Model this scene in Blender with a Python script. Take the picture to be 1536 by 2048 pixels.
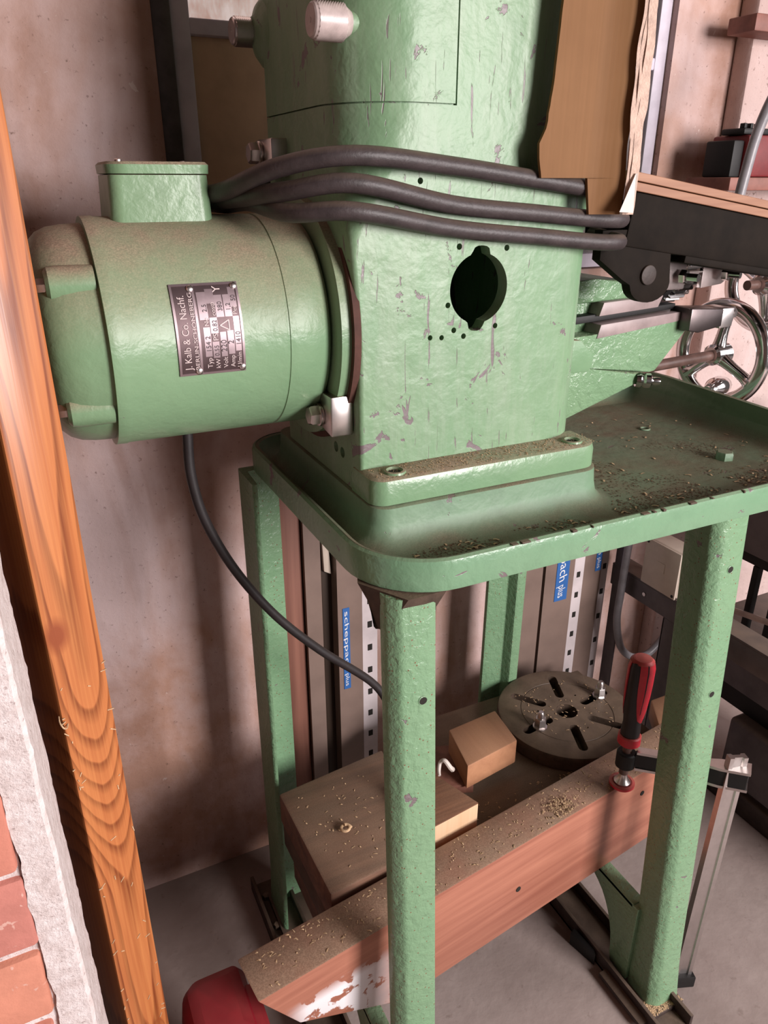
import bpy, bmesh, math, random
from mathutils import Vector, Matrix, noise as mnoise
random.seed(7)
S = bpy.context.scene
for o in list(bpy.data.objects): bpy.data.objects.remove(o)
C = S.collection
PI = math.pi

# ------------------------------------------------------------------ camera
cam = bpy.data.cameras.new('camera'); co = bpy.data.objects.new('camera', cam); C.objects.link(co)
co.location = (0, 0, 1.2)
co.rotation_euler = (math.radians(90 - 23.75), 0, math.radians(-25.9))
cam.lens = 1500 / 2048 * 36; cam.sensor_width = 36; cam.clip_start = .02
S.camera = co
# ------------------------------------------------------------------ world, lights, exposure
W = bpy.data.worlds.new('world'); S.world = W; W.use_nodes = True
W.node_tree.nodes['Background'].inputs[0].default_value = (1.0, .88, .83, 1)
W.node_tree.nodes['Background'].inputs[1].default_value = .10
def area(name, loc, target, sx, sy, power, col):
    l = bpy.data.lights.new(name, 'AREA'); l.shape = 'RECTANGLE'; l.size = sx; l.size_y = sy
    l.energy = power; l.color = col
    o = bpy.data.objects.new(name, l); C.objects.link(o); o.location = loc
    o.rotation_euler = (Vector(target) - Vector(loc)).to_track_quat('-Z', 'Y').to_euler()
    return o
area('doorway_daylight', (1.55, -1.85, 1.45), (.45, .75, .80), .95, 1.05, 116, (1, .93, .92))
area('workshop_window_right', (2.45, -.55, 1.55), (.9, .9, .75), 1.0, 1.1, 15, (1, .93, .95))
S.view_settings.view_transform = 'Standard'; S.view_settings.look = 'None'
S.view_settings.exposure = 0.2; S.view_settings.gamma = 1; S.view_settings.use_curve_mapping = False

# ------------------------------------------------------------------ node materials
class N:
    def __init__(s, name):
        s.m = bpy.data.materials.new(name); s.m.use_nodes = True
        s.t = s.m.node_tree; s.b = s.t.nodes['Principled BSDF']
        s.tc = s.t.nodes.new('ShaderNodeTexCoord')
    def n(s, typ, **k):
        x = s.t.nodes.new('ShaderNode' + typ)
        for a, v in k.items(): setattr(x, a, v)
        return x
    def l(s, a, b): s.t.links.new(a, b)
    def put(s, sock, v):
        if isinstance(v, (int, float, tuple)): sock.default_value = v
        else: s.l(v, sock)
    def coord(s, scale=(1, 1, 1), rot=(0, 0, 0), loc=(0, 0, 0)):
        mp = s.n('Mapping'); s.l(s.tc.outputs['Object'], mp.inputs[0])
        mp.inputs[1].default_value = loc; mp.inputs[2].default_value = rot; mp.inputs[3].default_value = scale
        return mp.outputs[0]
    def noise(s, scale, det=4, rough=.55, dist=0, co=None):
        x = s.n('TexNoise'); x.inputs['Scale'].default_value = scale; x.inputs['Detail'].default_value = det
        x.inputs['Roughness'].default_value = rough; x.inputs['Distortion'].default_value = dist
        s.l(co or s.tc.outputs['Object'], x.inputs['Vector']); return x.outputs['Fac']
    def voro(s, scale, co=None):
        x = s.n('TexVoronoi'); x.inputs['Scale'].default_value = scale
        s.l(co or s.tc.outputs['Object'], x.inputs['Vector']); return x.outputs['Distance']
    def ramp(s, fac, *st):
        r = s.n('ValToRGB'); e = r.color_ramp.elements
        while len(e) < len(st): e.new(.5)
        for q, (p, c) in zip(e, st):
            q.position = p; q.color = c if isinstance(c, tuple) and len(c) == 4 else ((*c, 1) if isinstance(c, tuple) else (c, c, c, 1))
        s.l(fac, r.inputs[0]); return r.outputs[0]
    def mix(s, f, a, b):
        x = s.n('Mix', data_type='RGBA')
        s.put(x.inputs[0], f)
        for i, v in ((6, a), (7, b)): s.put(x.inputs[i], (*v, 1) if isinstance(v, tuple) else v)
        return x.outputs[2]
    def math(s, op, a, b=0.0, clamp=False):
        x = s.n('Math', operation=op); x.use_clamp = clamp
        s.put(x.inputs[0], a); s.put(x.inputs[1], b); return x.outputs[0]
    def up(s, lo=.55, hi=.9):
        g = s.n('NewGeometry'); sp = s.n('SeparateXYZ'); s.l(g.outputs['Normal'], sp.inputs[0])
        return s.ramp(sp.outputs[2], (lo, 0.), (hi, 1.))
    def fin(s, col, rough=.5, metal=0, bump=None, bs=.3, bd=.002, spec=.5):
        s.put(s.b.inputs['Base Color'], (*col, 1) if isinstance(col, tuple) else col)
        s.put(s.b.inputs['Roughness'], rough); s.b.inputs['Metallic'].default_value = metal
        s.b.inputs['Specular IOR Level'].default_value = spec
        if bump is not None:
            bp = s.n('Bump'); bp.inputs['Strength'].default_value = bs; bp.inputs['Distance'].default_value = bd
            s.l(bump, bp.inputs['Height']); s.l(bp.outputs[0], s.b.inputs['Normal'])
        return s.m

DUST = (.30, .215, .15)
def paint(name, base, chips=.62, specks=0., dust=.0, bump=.35, bscale=55, rough=.27, grime=.25, scratch=False, lo=.25, hi=.95, shaded_dust=None):
    q = N(name)
    var = q.noise(7, 4)
    c = q.mix(q.ramp(var, (.35, 0.), (.7, 1.)), base, tuple(v * f for v, f in zip(base, (1.16, 1.07, 1.1))))
    g = q.ramp(q.noise(23, 6, .65), (.5, 0.), (.75, 1.))
    c = q.mix(q.math('MULTIPLY', g, grime), c, tuple(v * .62 for v in base))
    ch = q.ramp(q.noise(26, 5, .62, .6), (chips, 0.), (chips + .012, 1.))
    if scratch:
        s1 = q.ramp(q.noise(1, 3, .6, .8, q.coord((70, 70, 9), (0, .25, 0))), (.665, 0.), (.68, 1.))
        s2 = q.ramp(q.noise(1, 3, .6, .5, q.coord((160, 160, 14), (0, -.5, 0), (3, 1, 2))), (.67, 0.), (.69, .8))
        ch = q.math('MAXIMUM', ch, q.math('MAXIMUM', s1, s2))
        c = q.mix(q.ramp(q.noise(1, 5, .7, .3, q.coord((45, 45, 7))), (.44, 0.), (.66, .26)), c, (.36, .41, .33))
    c = q.mix(ch, c, (.17, .135, .14))
    if specks:
        v = q.voro(150); d = q.ramp(v, (.10, 1.), (.16, 0.))
        msk = q.ramp(q.noise(30, 3), (.62 - specks, 0.), (.66 - specks, 1.))
        c = q.mix(q.math('MULTIPLY', d, msk), c, (.17, .085, .045))
    r = rough
    if dust:
        dn = q.ramp(q.noise(16, 7, .62), (.30, 1.), (.62, .45))
        f = q.math('MULTIPLY', q.math('MULTIPLY', q.up(lo, hi), dn), dust, True)
        fine = q.mix(q.ramp(q.noise(700, 2), (.38, 0.), (.72, 1.)), tuple(v * .78 for v in (shaded_dust or DUST)), tuple(v * 1.35 for v in (shaded_dust or DUST)))
        c = q.mix(f, c, fine)
        rr = q.n('MapRange'); q.l(f, rr.inputs[0]); rr.inputs[3].default_value = rough; rr.inputs[4].default_value = .85
        r = rr.outputs[0]
    h = q.math('ADD', q.math('MULTIPLY', q.noise(bscale, 3, .5, .4), 1.0), q.math('MULTIPLY', q.noise(bscale * 4.2, 2), .22))
    h = q.math('SUBTRACT', h, q.math('MULTIPLY', ch, .25))
    return q.fin(c, r, 0, h, bump, .004, .42)
GREEN = (.168, .290, .163)
M = {}
M['green'] = paint('green_enamel', GREEN, .635, dust=.35, bump=.42, bscale=38, rough=.42, scratch=True)
M['green_foot'] = paint('green_enamel_dusty', GREEN, .70, dust=1.25, bump=.25)
M['green_motor'] = paint('green_motor_enamel', GREEN, .70, dust=1.15, bump=.2, bscale=70, rough=.33, grime=.2, lo=-.15, hi=.85)
M['green_tray'] = paint('green_tray_enamel', (.15, .25, .155), .66, shaded_dust=(.17, .125, .08), dust=1.0, bump=.4, bscale=30, rough=.5, grime=.6)  # enamel and dust darkened, shade of grazing light put into the tray colour
M['green_leg'] = paint('green_hammered_enamel', (.165, .295, .168), .68, specks=.24, dust=.2, bump=.6, bscale=105, rough=.28)
M['green_rim'] = paint('green_rim_enamel', (.155, .285, .17), .63, dust=.25, bump=.3, bscale=60)
M['green_knee'] = paint('green_casting_enamel', GREEN, .68, dust=.3, bump=.8, bscale=85, rough=.25)

def metal(name, col, rough=.3, var=.3, dust=0., bump=None):
    q = N(name)
    c = q.mix(q.ramp(q.noise(40, 6, .65), (.4, 0.), (.7, var)), col, tuple(v * .5 for v in col))
    if dust: c = q.mix(q.math('MULTIPLY', q.up(.3, .9), dust, True), c, (.40, .28, .21))
    h = q.noise(160, 3) if bump else None
    return q.fin(c, rough, 1., h, bump or .1, .001)
def plain(name, col, rough=.55, var=.25, dust=0., scale=30, bump=.15, spec=.4):
    q = N(name)
    c = q.mix(q.ramp(q.noise(scale, 5, .6), (.38, 0.), (.68, 1.)), col, tuple(v * (1 - var) for v in col))
    if dust:
        f = q.math('MULTIPLY', q.math('MULTIPLY', q.up(.3, .9), q.ramp(q.noise(25, 6), (.3, 1.), (.65, .5))), dust, True)
        c = q.mix(f, c, DUST)
    return q.fin(c, rough, 0, q.noise(scale * 5, 3), bump, .001, spec)
M['chrome'] = metal('polished_steel', (.72, .70, .70), .14, .25)
M['steel'] = metal('machined_steel', (.58, .50, .49), .38, .5, .25)
M['steel_bolt'] = metal('dusty_bolt_steel', (.62, .57, .55), .3, .35, .75)
M['knob_dull'] = plain('dull_knurled_steel', (.52, .42, .40), .38, .3, .3, 60, .1, .6)
M['zinc'] = metal('zinc_plated', (.66, .62, .61), .33, .3, .2)
M['dark_steel'] = metal('dark_steel', (.12, .10, .10), .4, .4, .15)
M['shaft'] = plain('rusty_shaft', (.15, .085, .07), .4, .5)
M['iron'] = plain('dusty_cast_iron', (.082, .054, .038), .55, .5, .5, 45, .4)
M['skid'] = plain('dark_brown_iron', (.055, .036, .03), .6, .5, .35, 40, .4)
M['gap_shade'] = plain('rust_brown_gap_shade', (.10, .04, .028), .8, .5)
M['black'] = plain('matte_black', (.010, .009, .009), .6, .3)
M['void'] = plain('dark_interior', (.02, .016, .013), .9, .3)
M['rubber'] = plain('dusty_rubber', (.048, .036, .037), .48, .35, .35, 60, .3)
M['rubber_dark'] = plain('dark_rubber', (.020, .016, .017), .5, .3, .1)
M['dark_board'] = plain('dark_painted_steel', (.012, .008, .0055), .75, .4, spec=.12)
M['lilac'] = plain('lilac_grey_paint', (.60, .54, .62), .5, .2, 0, 20, .3)  # lightened: light blocked by the column is put into the frame colour
M['reveal'] = plain('dark_window_reveal', (.10, .082, .085), .35, .5)
M['pane_tan'] = plain('painted_over_glass', (.50, .31, .20), .5, .22, 0, 14, .25)  # pane tone raised to make up for the column's shadow
M['film'] = plain('grey_film_on_glass', (.15, .125, .12), .3, .6, 0, 12, .6)
M['red'] = plain('red_plastic', (.27, .010, .022), .42, .2, .1, 30, .1)
M['red_grip'] = plain('red_rubber_grip', (.60, .028, .045), .45, .2, .55, 50, .15)
M['red_case'] = plain('dark_red_case', (.18, .012, .014), .5, .3)
M['grey_steel'] = plain('grey_shelf_steel', (.125, .105, .11), .5, .3, .55, 25)
M['beige'] = plain('beige_plastic', (.60, .51, .43), .45, .12, .1)
M['aluminium'] = plain('anodised_profile', (.215, .15, .125), .42, .2, 0, 12)
M['alu_lit'] = plain('lit_profile_flange', (.62, .55, .56), .4, .25, 0, 12)  # bright copy of the profile, light on the holed side put into colour
M['blue'] = plain('blue_label', (.035, .13, .38), .45, .1)
M['white_print'] = plain('white_print', (.75, .74, .76), .5, .05)
M['plate_dark'] = metal('dark_nameplate', (.115, .082, .085), .45, .4)
M['plate_light'] = metal('nameplate_field', (.34, .265, .28), .42, .4)
M['plate_text'] = plain('nameplate_lettering', (.62, .51, .50), .4, .1)
M['plate_ink'] = plain('nameplate_stamp', (.06, .04, .045), .5, .1)
M['conduit'] = plain('grey_conduit', (.25, .235, .25), .35, .3)
M['pink_pipe'] = plain('rusty_white_pipe', (.60, .45, .40), .4, .35)
M['low_bounce_dark'] = plain('low_bounce_brick', (.07, .042, .034), .85, .4, spec=.2)  # dark colour given to unseen ceiling and side wall to cut bounced light
M['red_shelf'] = plain('red_brown_plank', (.26, .10, .075), .55, .35, .15)
M['shaving'] = plain('pale_wood_shavings', (.62, .42, .25), .7, .4, 0, 200)
M['shaving_dark'] = plain('brown_wood_crumbs', (.22, .12, .07), .8, .6, 0, 200)
M['paper'] = plain('white_paper', (.72, .64, .58), .6, .2)

def wood(name, light, dark, axis=0, sc=1., contrast=1., dust=0., rough=.55, paintspot=False):
    q = N(name)
    s = [34 * sc, 34 * sc, 34 * sc]; s[axis] = 1.6 * sc
    a = q.noise(1, 5, .6, 1.2, q.coord(tuple(s)))
    s2 = [150 * sc] * 3; s2[axis] = 5 * sc
    b = q.noise(1, 3, .6, .3, q.coord(tuple(s2)))
    f = q.math('ADD', q.math('MULTIPLY', a, .7), q.math('MULTIPLY', b, .3))
    c = q.mix(q.ramp(f, (.5 - .14 / contrast, 0.), (.5 + .14 / contrast, 1.)), dark, light)
    if dust:
        dn = q.ramp(q.noise(11, 6, .6), (.3, 1.), (.66, .55))
        fine = q.mix(q.ramp(q.noise(600, 2), (.4, 0.), (.7, 1.)), tuple(v * .8 for v in DUST), tuple(v * 1.3 for v in DUST))
        c = q.mix(q.math('MULTIPLY', q.math('MULTIPLY', q.up(.5, .9), dn), dust, True), c, fine)
    if paintspot:
        sp = q.n('SeparateXYZ'); q.l(q.tc.outputs['Object'], sp.inputs[0])
        area_ = q.ramp(sp.outputs[0], (.03, 0.), (.06, 1.), (.13, 1.), (.2, 0.))
        low = q.ramp(sp.outputs[2], (.105, 1.), (.125, 0.))
        k = q.ramp(q.noise(26, 5, .6, .4), (.475, 0.), (.50, 1.))
        c = q.mix(q.math('MULTIPLY', q.math('MULTIPLY', area_, low), k), c, (.86, .82, .84))
    return q.fin(c, rough, 0, f, .2, .001, .35)
M['beam'] = wood('mahogany_beam', (.45, .19, .125), (.28, .10, .066), 0, .8, .9, 1.0, .42, True)
M['slab'] = wood('old_dusty_slab', (.21, .11, .07), (.075, .042, .03), 0, .6, 1, .5)
M['board_dark'] = wood('old_shelf_board', (.115, .075, .05), (.05, .032, .022), 0, .6, 1, .45)
M['block'] = wood('oak_block', (.50, .25, .135), (.37, .17, .09), 1, .7, .8, .35)
M['block_red'] = wood('sawn_brown_top', (.26, .115, .06), (.12, .045, .025), 0, 1.2, 1.4, .3)
M['pale'] = wood('pale_spruce', (.72, .52, .34), (.60, .38, .22), 2, .6, .7)
M['ply'] = wood('plywood_edge', (.36, .19, .115), (.24, .11, .065), 0, 1.0, 1)
M['strip'] = wood('red_brown_batten', (.27, .12, .085), (.14, .055, .04), 2, .5, 1)
M['dark_plank'] = wood('dark_plank', (.05, .03, .02), (.02, .012, .008), 2, .5, 1)

def pine():
    q = N('varnished_pine')
    sp = q.n('SeparateXYZ'); q.l(q.tc.outputs['Object'], sp.inputs[0])
    x, z = sp.outputs[0], sp.outputs[2]
    warp = q.noise(1, 3, .5, 0, q.coord((18, 18, 3.2)))
    x0 = q.math('ADD', x, -.026)
    x0 = q.math('ADD', x0, q.math('MULTIPLY', q.math('SUBTRACT', q.noise(1, 1, .5, 0, q.coord((.1, .1, 2.6))), .5), .022))
    par = q.math('MULTIPLY', q.math('MULTIPLY', x0, x0), 2900.)
    zone = q.n('MapRange', interpolation_type='SMOOTHSTEP'); q.l(z, zone.inputs[0]); zone.inputs[1].default_value = .52; zone.inputs[2].default_value = .80
    zone.inputs[3].default_value = 0; zone.inputs[4].default_value = 6.5
    f = q.math('SUBTRACT', q.math('ADD', q.math('MULTIPLY', z, 4.2), zone.outputs[0]), par)
    f = q.math('ADD', f, q.math('MULTIPLY', warp, 1.3))
    fr = q.math('FRACT', f)
    line = q.ramp(fr, (.0, 0.), (.45, .12), (.86, 1.), (.93, .85), (1., 0.))
    # knot
    kx = q.math('MULTIPLY', q.math('SUBTRACT', x, .010), 45.); kz = q.math('MULTIPLY', q.math('SUBTRACT', z, .842), 30.)
    d = q.math('SQRT', q.math('ADD', q.math('MULTIPLY', kx, kx), q.math('MULTIPLY', kz, kz)))
    kn = q.ramp(d, (.25, 1.), (.62, 0.))
    kx2 = q.math('MULTIPLY', q.math('SUBTRACT', x, .034), 62.); kz2 = q.math('MULTIPLY', q.math('SUBTRACT', z, .255), 14.)
    d2 = q.math('SQRT', q.math('ADD', q.math('MULTIPLY', kx2, kx2), q.math('MULTIPLY', kz2, kz2)))
    kn2 = q.ramp(d2, (.3, .65), (.55, .35), (.62, .75), (.68, 0.))
    c = q.mix(line, (.43, .14, .045), (.19, .046, .013))
    fib = q.noise(1, 3, .6, 0, q.coord((260, 260, 4)))
    c = q.mix(q.math('MULTIPLY', q.ramp(fib, (.4, 0.), (.7, 1.)), .35), c, (.70, .30, .10))
    c = q.mix(kn, c, (.25, .06, .02)); c = q.mix(kn2, c, (.25, .065, .02))
    return q.fin(c, .33, 0, fib, .15, .001, .45)
M['pine'] = pine()

def plaster(name, light, dark, mid):
    q = N(name)
    big = q.noise(1, 5, .6, .5, q.coord((3.6, 3.6, 2.0)))
    med = q.noise(13, 6, .62)
    c = q.mix(q.ramp(big, (.42, 0.), (.60, 1.)), mid, light)
    c = q.mix(q.math('MULTIPLY', q.ramp(q.noise(1, 4, .6, .8, q.coord((5.5, 5.5, 1.2), loc=(3, 1, 7))), (.46, 0.), (.66, 1.)), .8), c, dark)
    c = q.mix(q.math('MULTIPLY', q.ramp(med, (.42, 0.), (.7, 1.)), .35), c, tuple(v * 1.25 for v in light))
    c = q.mix(q.ramp(q.noise(120, 4, .65), (.62, 0.), (.72, .75)), c, (.14, .075, .055))
    c = q.mix(q.ramp(q.noise(55, 4, .6, .5, q.coord(loc=(5, 5, 5))), (.70, 0.), (.73, .6)), c, (.62, .50, .46))
    h = q.math('ADD', q.math('MULTIPLY', q.noise(60, 6, .65), .6), q.math('MULTIPLY', big, 2.))
    return q.fin(c, .8, 0, h, .45, .006, .25)
M['plaster'] = plaster('stained_plaster', (.57, .44, .43), (.29, .155, .108), (.45, .265, .20))
M['plaster_light'] = plaster('pale_plaster', (.60, .47, .45), (.50, .36, .33), (.55, .42, .39))
def floor_mat():
    q = N('dusty_concrete')
    c = q.mix(q.ramp(q.noise(3.5, 6, .6), (.38, 0.), (.66, 1.)), (.28, .22, .20), (.39, .32, .295))
    c = q.mix(q.ramp(q.noise(60, 4, .6), (.62, 0.), (.72, .5)), c, (.20, .15, .13))
    return q.fin(c, .75, 0, q.noise(40, 6), .3, .004, .25)
M['floor'] = floor_mat()
def mortar():
    q = N('white_plaster_edge')
    c = q.mix(q.ramp(q.noise(70, 5, .65), (.35, 0.), (.62, 1.)), (.62, .52, .50), (.80, .71, .70))
    c = q.mix(q.ramp(q.noise(260, 3), (.62, 0.), (.70, .6)), c, (.28, .19, .18))
    return q.fin(c, .85, 0, q.noise(170, 6, .7), .8, .003, .2)
M['mortar'] = mortar()
def brickm(i, col):
    q = N('clay_brick')
    c = q.mix(q.ramp(q.noise(22, 6, .65), (.35, 0.), (.7, 1.)), col, tuple(v * .8 for v in col))
    c = q.mix(q.ramp(q.noise(90, 4, .6, .5), (.64, 0.), (.69, .7)), c, (.62, .40, .34))
    return q.fin(c, .8, 0, q.noise(90, 6, .65), .5, .002, .25)
BR = [brickm(i, c) for i, c in enumerate([(.56, .215, .155), (.52, .20, .16), (.60, .245, .165)])]
def card():
    q = N('corrugated_cardboard')
    sp = q.n('SeparateXYZ'); q.l(q.tc.outputs['Object'], sp.inputs[0])
    st = q.math('SINE', q.math('MULTIPLY', sp.outputs[0], 1100.))
    c = q.mix(q.ramp(q.noise(9, 5, .6), (.35, 0.), (.68, 1.)), (.175, .082, .030), (.20, .097, .037))
    c = q.mix(q.math('MULTIPLY', q.ramp(q.noise(1, 2, .5, 0, q.coord((300, 300, 6))), (.4, 0.), (.7, 1.)), .2), c, (.25, .12, .05))
    return q.fin(c, .6, 0, st, .03, .0005, .15)
M['card'] = card()
M['card_edge'] = plain('torn_card_edge', (.62, .43, .34), .6, .3, 0, 90, .5)
def lit_glass():
    q = N('backlit_ribbed_glass')
    w = q.noise(1, 3, .6, 0, q.coord((55, 55, 26)))
    c = q.mix(q.ramp(w, (.35, 0.), (.65, 1.)), (.62, .40, .33), (.95, .80, .76))
    q.fin(c, .3, 0, w, .4, .003)
    q.l(c, q.b.inputs['Emission Color']); q.b.inputs['Emission Strength'].default_value = .45
    return q.m
M['lit_glass'] = lit_glass()

# ------------------------------------------------------------------ mesh builder
class MB:
    def __init__(s): s.bm = bmesh.new()
    def box(s, a, b, bev=0., seg=2, rot=None, piv=None):
        vs = [Vector((x, y, z)) for x in (a[0], b[0]) for y in (a[1], b[1]) for z in (a[2], b[2])]
        c = piv or (Vector(a) + Vector(b)) / 2
        if rot is not None: vs = [rot @ (v - Vector(c)) + Vector(c) for v in vs]
        V = [s.bm.verts.new(v) for v in vs]
        F = [s.bm.faces.new([V[i] for i in f]) for f in ((0, 1, 3, 2), (4, 6, 7, 5), (0, 4, 5, 1), (2, 3, 7, 6), (0, 2, 6, 4), (1, 5, 7, 3))]
        if bev:
            E = list({e for f in F for e in f.edges})
            bmesh.ops.bevel(s.bm, geom=E, offset=bev, segments=seg, affect='EDGES', profile=.5, clamp_overlap=True)
        return s
    def loft(s, rings, close=True, cap0=True, cap1=True):
        R = [[s.bm.verts.new(p) for p in r] for r in rings]
        n = len(R[0])
        for a, b in zip(R, R[1:]):
            for i in range(n if close else n - 1):
                j = (i + 1) % n
                s.bm.faces.new((a[i], a[j], b[j], b[i]))
        if cap0: s.bm.faces.new(R[0][::-1])
        if cap1: s.bm.faces.new(R[-1])
        return s
    def prism(s, poly, d0, d1, axis=2, bev=0., seg=2):
        def P(u, v, w): return (u, v, w) if axis == 2 else ((u, w, v) if axis == 1 else (w, u, v))
        n0 = set(s.bm.faces)
        s.loft([[P(u, v, d0) for u, v in poly], [P(u, v, d1) for u, v in poly]])
        if bev:
            F = set(s.bm.faces) - n0
            bmesh.ops.bevel(s.bm, geom=list({e for f in F for e in f.edges}), offset=bev, segments=seg, affect='EDGES', profile=.5, clamp_overlap=True)
        return s
    def lathe(s, prof, o, d, n=48, caps=True):
        d = Vector(d).normalized(); u = d.orthogonal().normalized(); v = d.cross(u); o = Vector(o)
        return s.loft([[o + d * h + (u * math.cos(2 * PI * i / n) + v * math.sin(2 * PI * i / n)) * max(r, 1e-5) for i in range(n)] for h, r in prof], True, caps, caps)
    def cyl(s, a, b, r, n=24, bev=0.):
        a = Vector(a); b = Vector(b); L = (b - a).length
        pr = [(0, r), (L, r)] if not bev else [(0, r - bev), (bev * .3, r - bev * .3), (bev, r), (L - bev, r), (L - bev * .3, r - bev * .3), (L, r - bev)]
        return s.lathe(pr, a, b - a, n)
    def hexa(s, a, d, r, h):
        d = Vector(d).normalized()
        return s.lathe([(0, r), (h * .8, r), (h, r * .86)], a, d, 6)
    def tube(s, pts, r, n=14, sub=8, closed=False, squash=None):
        P = [Vector(p) for p in pts]
        if sub > 1:
            Q = []; m = len(P)
            for i in range(m if closed else m - 1):
                g = lambda k: P[k % m] if closed else P[min(max(k, 0), m - 1)]
                p0, p1, p2, p3 = g(i - 1), g(i), g(i + 1), g(i + 2)
                for k in range(sub):
                    t = k / sub
                    Q.append(.5 * ((2 * p1) + (-p0 + p2) * t + (2 * p0 - 5 * p1 + 4 * p2 - p3) * t * t + (-p0 + 3 * p1 - 3 * p2 + p3) * t ** 3))
            if not closed: Q.append(P[-1])
            P = Q
        m = len(P); rings = []; u = None
        for i, p in enumerate(P):
            t = (P[(i + 1) % m] - P[i - 1]) if closed else (P[min(i + 1, m - 1)] - P[max(i - 1, 0)])
            t.normalize()
            u = t.orthogonal() if u is None else (u - t * u.dot(t))
            u.normalize(); v = t.cross(u)
            rr = r(i / (m - 1)) if callable(r) else r
            rings.append([p + (u * math.cos(2 * PI * k / n) + v * math.sin(2 * PI * k / n)) * rr for k in range(n)])
        if closed:
            # find best twist alignment for closing
            last, first = rings[-1], rings[0]
            best = min(range(n), key=lambda q: (last[q] - first[0]).length)
            rings.append(first[-best:] + first[:-best] if best else list(first))
            return s.loft(rings, True, False, False)
        return s.loft(rings)
    def torus(s, c, ax, R, r, n=56, m=14, a0=0, a1=2 * PI, ry=None):
        ax = Vector(ax).normalized(); u = ax.orthogonal().normalized(); v = ax.cross(u); c = Vector(c)
        full = abs(a1 - a0 - 2 * PI) < 1e-6
        rings = []
        for i in range(n + 1):
            a = a0 + (a1 - a0) * i / n; d = u * math.cos(a) + v * math.sin(a)
            rings.append([c + d * (R + r * math.cos(2 * PI * k / m)) + ax * (ry or r) * math.sin(2 * PI * k / m) for k in range(m)])
        return s.loft(rings, True, not full, not full)
    def build(s, name, mat, parent=None, smooth=None, local=False, weld=True):
        bm = s.bm
        if weld: bmesh.ops.remove_doubles(bm, verts=bm.verts, dist=1e-6)
        bmesh.ops.recalc_face_normals(bm, faces=bm.faces)
        if parent is not None and not local:
            bm.transform(Matrix.Translation(-Vector(parent['_w'])))
        me = bpy.data.meshes.new(name); bm.to_mesh(me); bm.free()
        mats = mat if isinstance(mat, list) else [mat]
        for q in mats: me.materials.append(M[q] if isinstance(q, str) else q)
        o = bpy.data.objects.new(name, me); C.objects.link(o)
        if parent is not None:
            o.parent = parent
            o['_w'] = list(parent['_w'])
        else: o['_w'] = [0, 0, 0]
        if smooth is None: smooth = 35
        if smooth:
            me.polygons.foreach_set('use_smooth', [True] * len(me.polygons))
            me.set_sharp_from_angle(angle=math.radians(smooth))
        return o
def thing(name, label, cat, loc=(0, 0, 0), rot=(0, 0, 0), group=None):
    o = bpy.data.objects.new(name, None); C.objects.link(o); o.empty_display_size = .05
    o.location = loc; o.rotation_euler = rot; o['_w'] = list(loc)
    o['label'] = label; o['category'] = cat
    if group: o['group'] = group
    return o
def tag(o, label, cat, group=None):
    o['label'] = label; o['category'] = cat
    if group: o['group'] = group
    return o
def struct(o): o['kind'] = 'structure'; return o
def stuff(o): o['kind'] = 'stuff'; return o
def lab(o, l): o['label'] = l; return o
def boolean(o, cutter, op='DIFFERENCE'):
    md = o.modifiers.new('b', 'BOOLEAN'); md.operation = op; md.object = cutter; md.solver = 'EXACT'
    bpy.context.view_layer.update()
    dg = bpy.context.evaluated_depsgraph_get()
    me = bpy.data.meshes.new_from_object(o.evaluated_get(dg))
    o.modifiers.clear(); old = o.data; o.data = me; me.name = old.name; bpy.data.meshes.remove(old)
    bpy.data.objects.remove(cutter)
    me.polygons.foreach_set('use_smooth', [True] * len(me.polygons)); me.set_sharp_from_angle(angle=math.radians(32))
def text(s, size):
    cu = bpy.data.curves.new('t', 'FONT'); cu.body = s; cu.size = size; cu.resolution_u = 3
    o = bpy.data.objects.new('t', cu); C.objects.link(o)
    bpy.context.view_layer.update()
    me = bpy.data.meshes.new_from_object(o.evaluated_get(bpy.context.evaluated_depsgraph_get()))
    V = [v.co.copy() for v in me.vertices]; F = [list(p.vertices) for p in me.polygons]
    bpy.data.objects.remove(o); bpy.data.curves.remove(cu); bpy.data.meshes.remove(me)
    return V, F
def add_text(mb, s, size, fn, fit=None):
    V, F = text(s, size)
    if not V: return
    w = max(v.x for v in V); k = (fit / w) if fit else 1
    vs = [mb.bm.verts.new(fn(v.x * k, v.y)) for v in V]
    for f in F:
        try: mb.bm.faces.new([vs[i] for i in f])
        except ValueError: pass
def flakes(name, mat, spots, size, parent=None):
    """loose shavings: thin bent flakes lying at the given (point) list"""
    vs, fs = [], []
    for (x, y, z) in spots:
        L = size * random.uniform(.5, 1.9); w = size * random.uniform(.25, .6); a = random.uniform(0, 2 * PI)
        ca, sa = math.cos(a), math.sin(a); h = random.uniform(.15, .6) * size
        b = len(vs)
        for (u, v, t) in ((-L, -w, 0), (-L, w, 0), (0, -w, h), (0, w, h), (L, -w, .0), (L, w, .0), (0, -w, h * .4), (0, w, h * .4)):
            vs.append((x + u * ca - v * sa, y + u * sa + v * ca, z + t))
        fs += [(b, b + 2, b + 3, b + 1), (b + 2, b + 4, b + 5, b + 3), (b, b + 1, b + 7, b + 6), (b + 6, b + 7, b + 5, b + 4)]
    me = bpy.data.meshes.new(name)
    if parent is not None: vs = [tuple(Vector(v) - Vector(parent['_w'])) for v in vs]
    me.from_pydata(vs, [], fs); me.materials.append(M[mat])
    o = bpy.data.objects.new(name, me); C.objects.link(o); o['kind'] = 'stuff'
    if parent is not None: o.parent = parent
    return o

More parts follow.
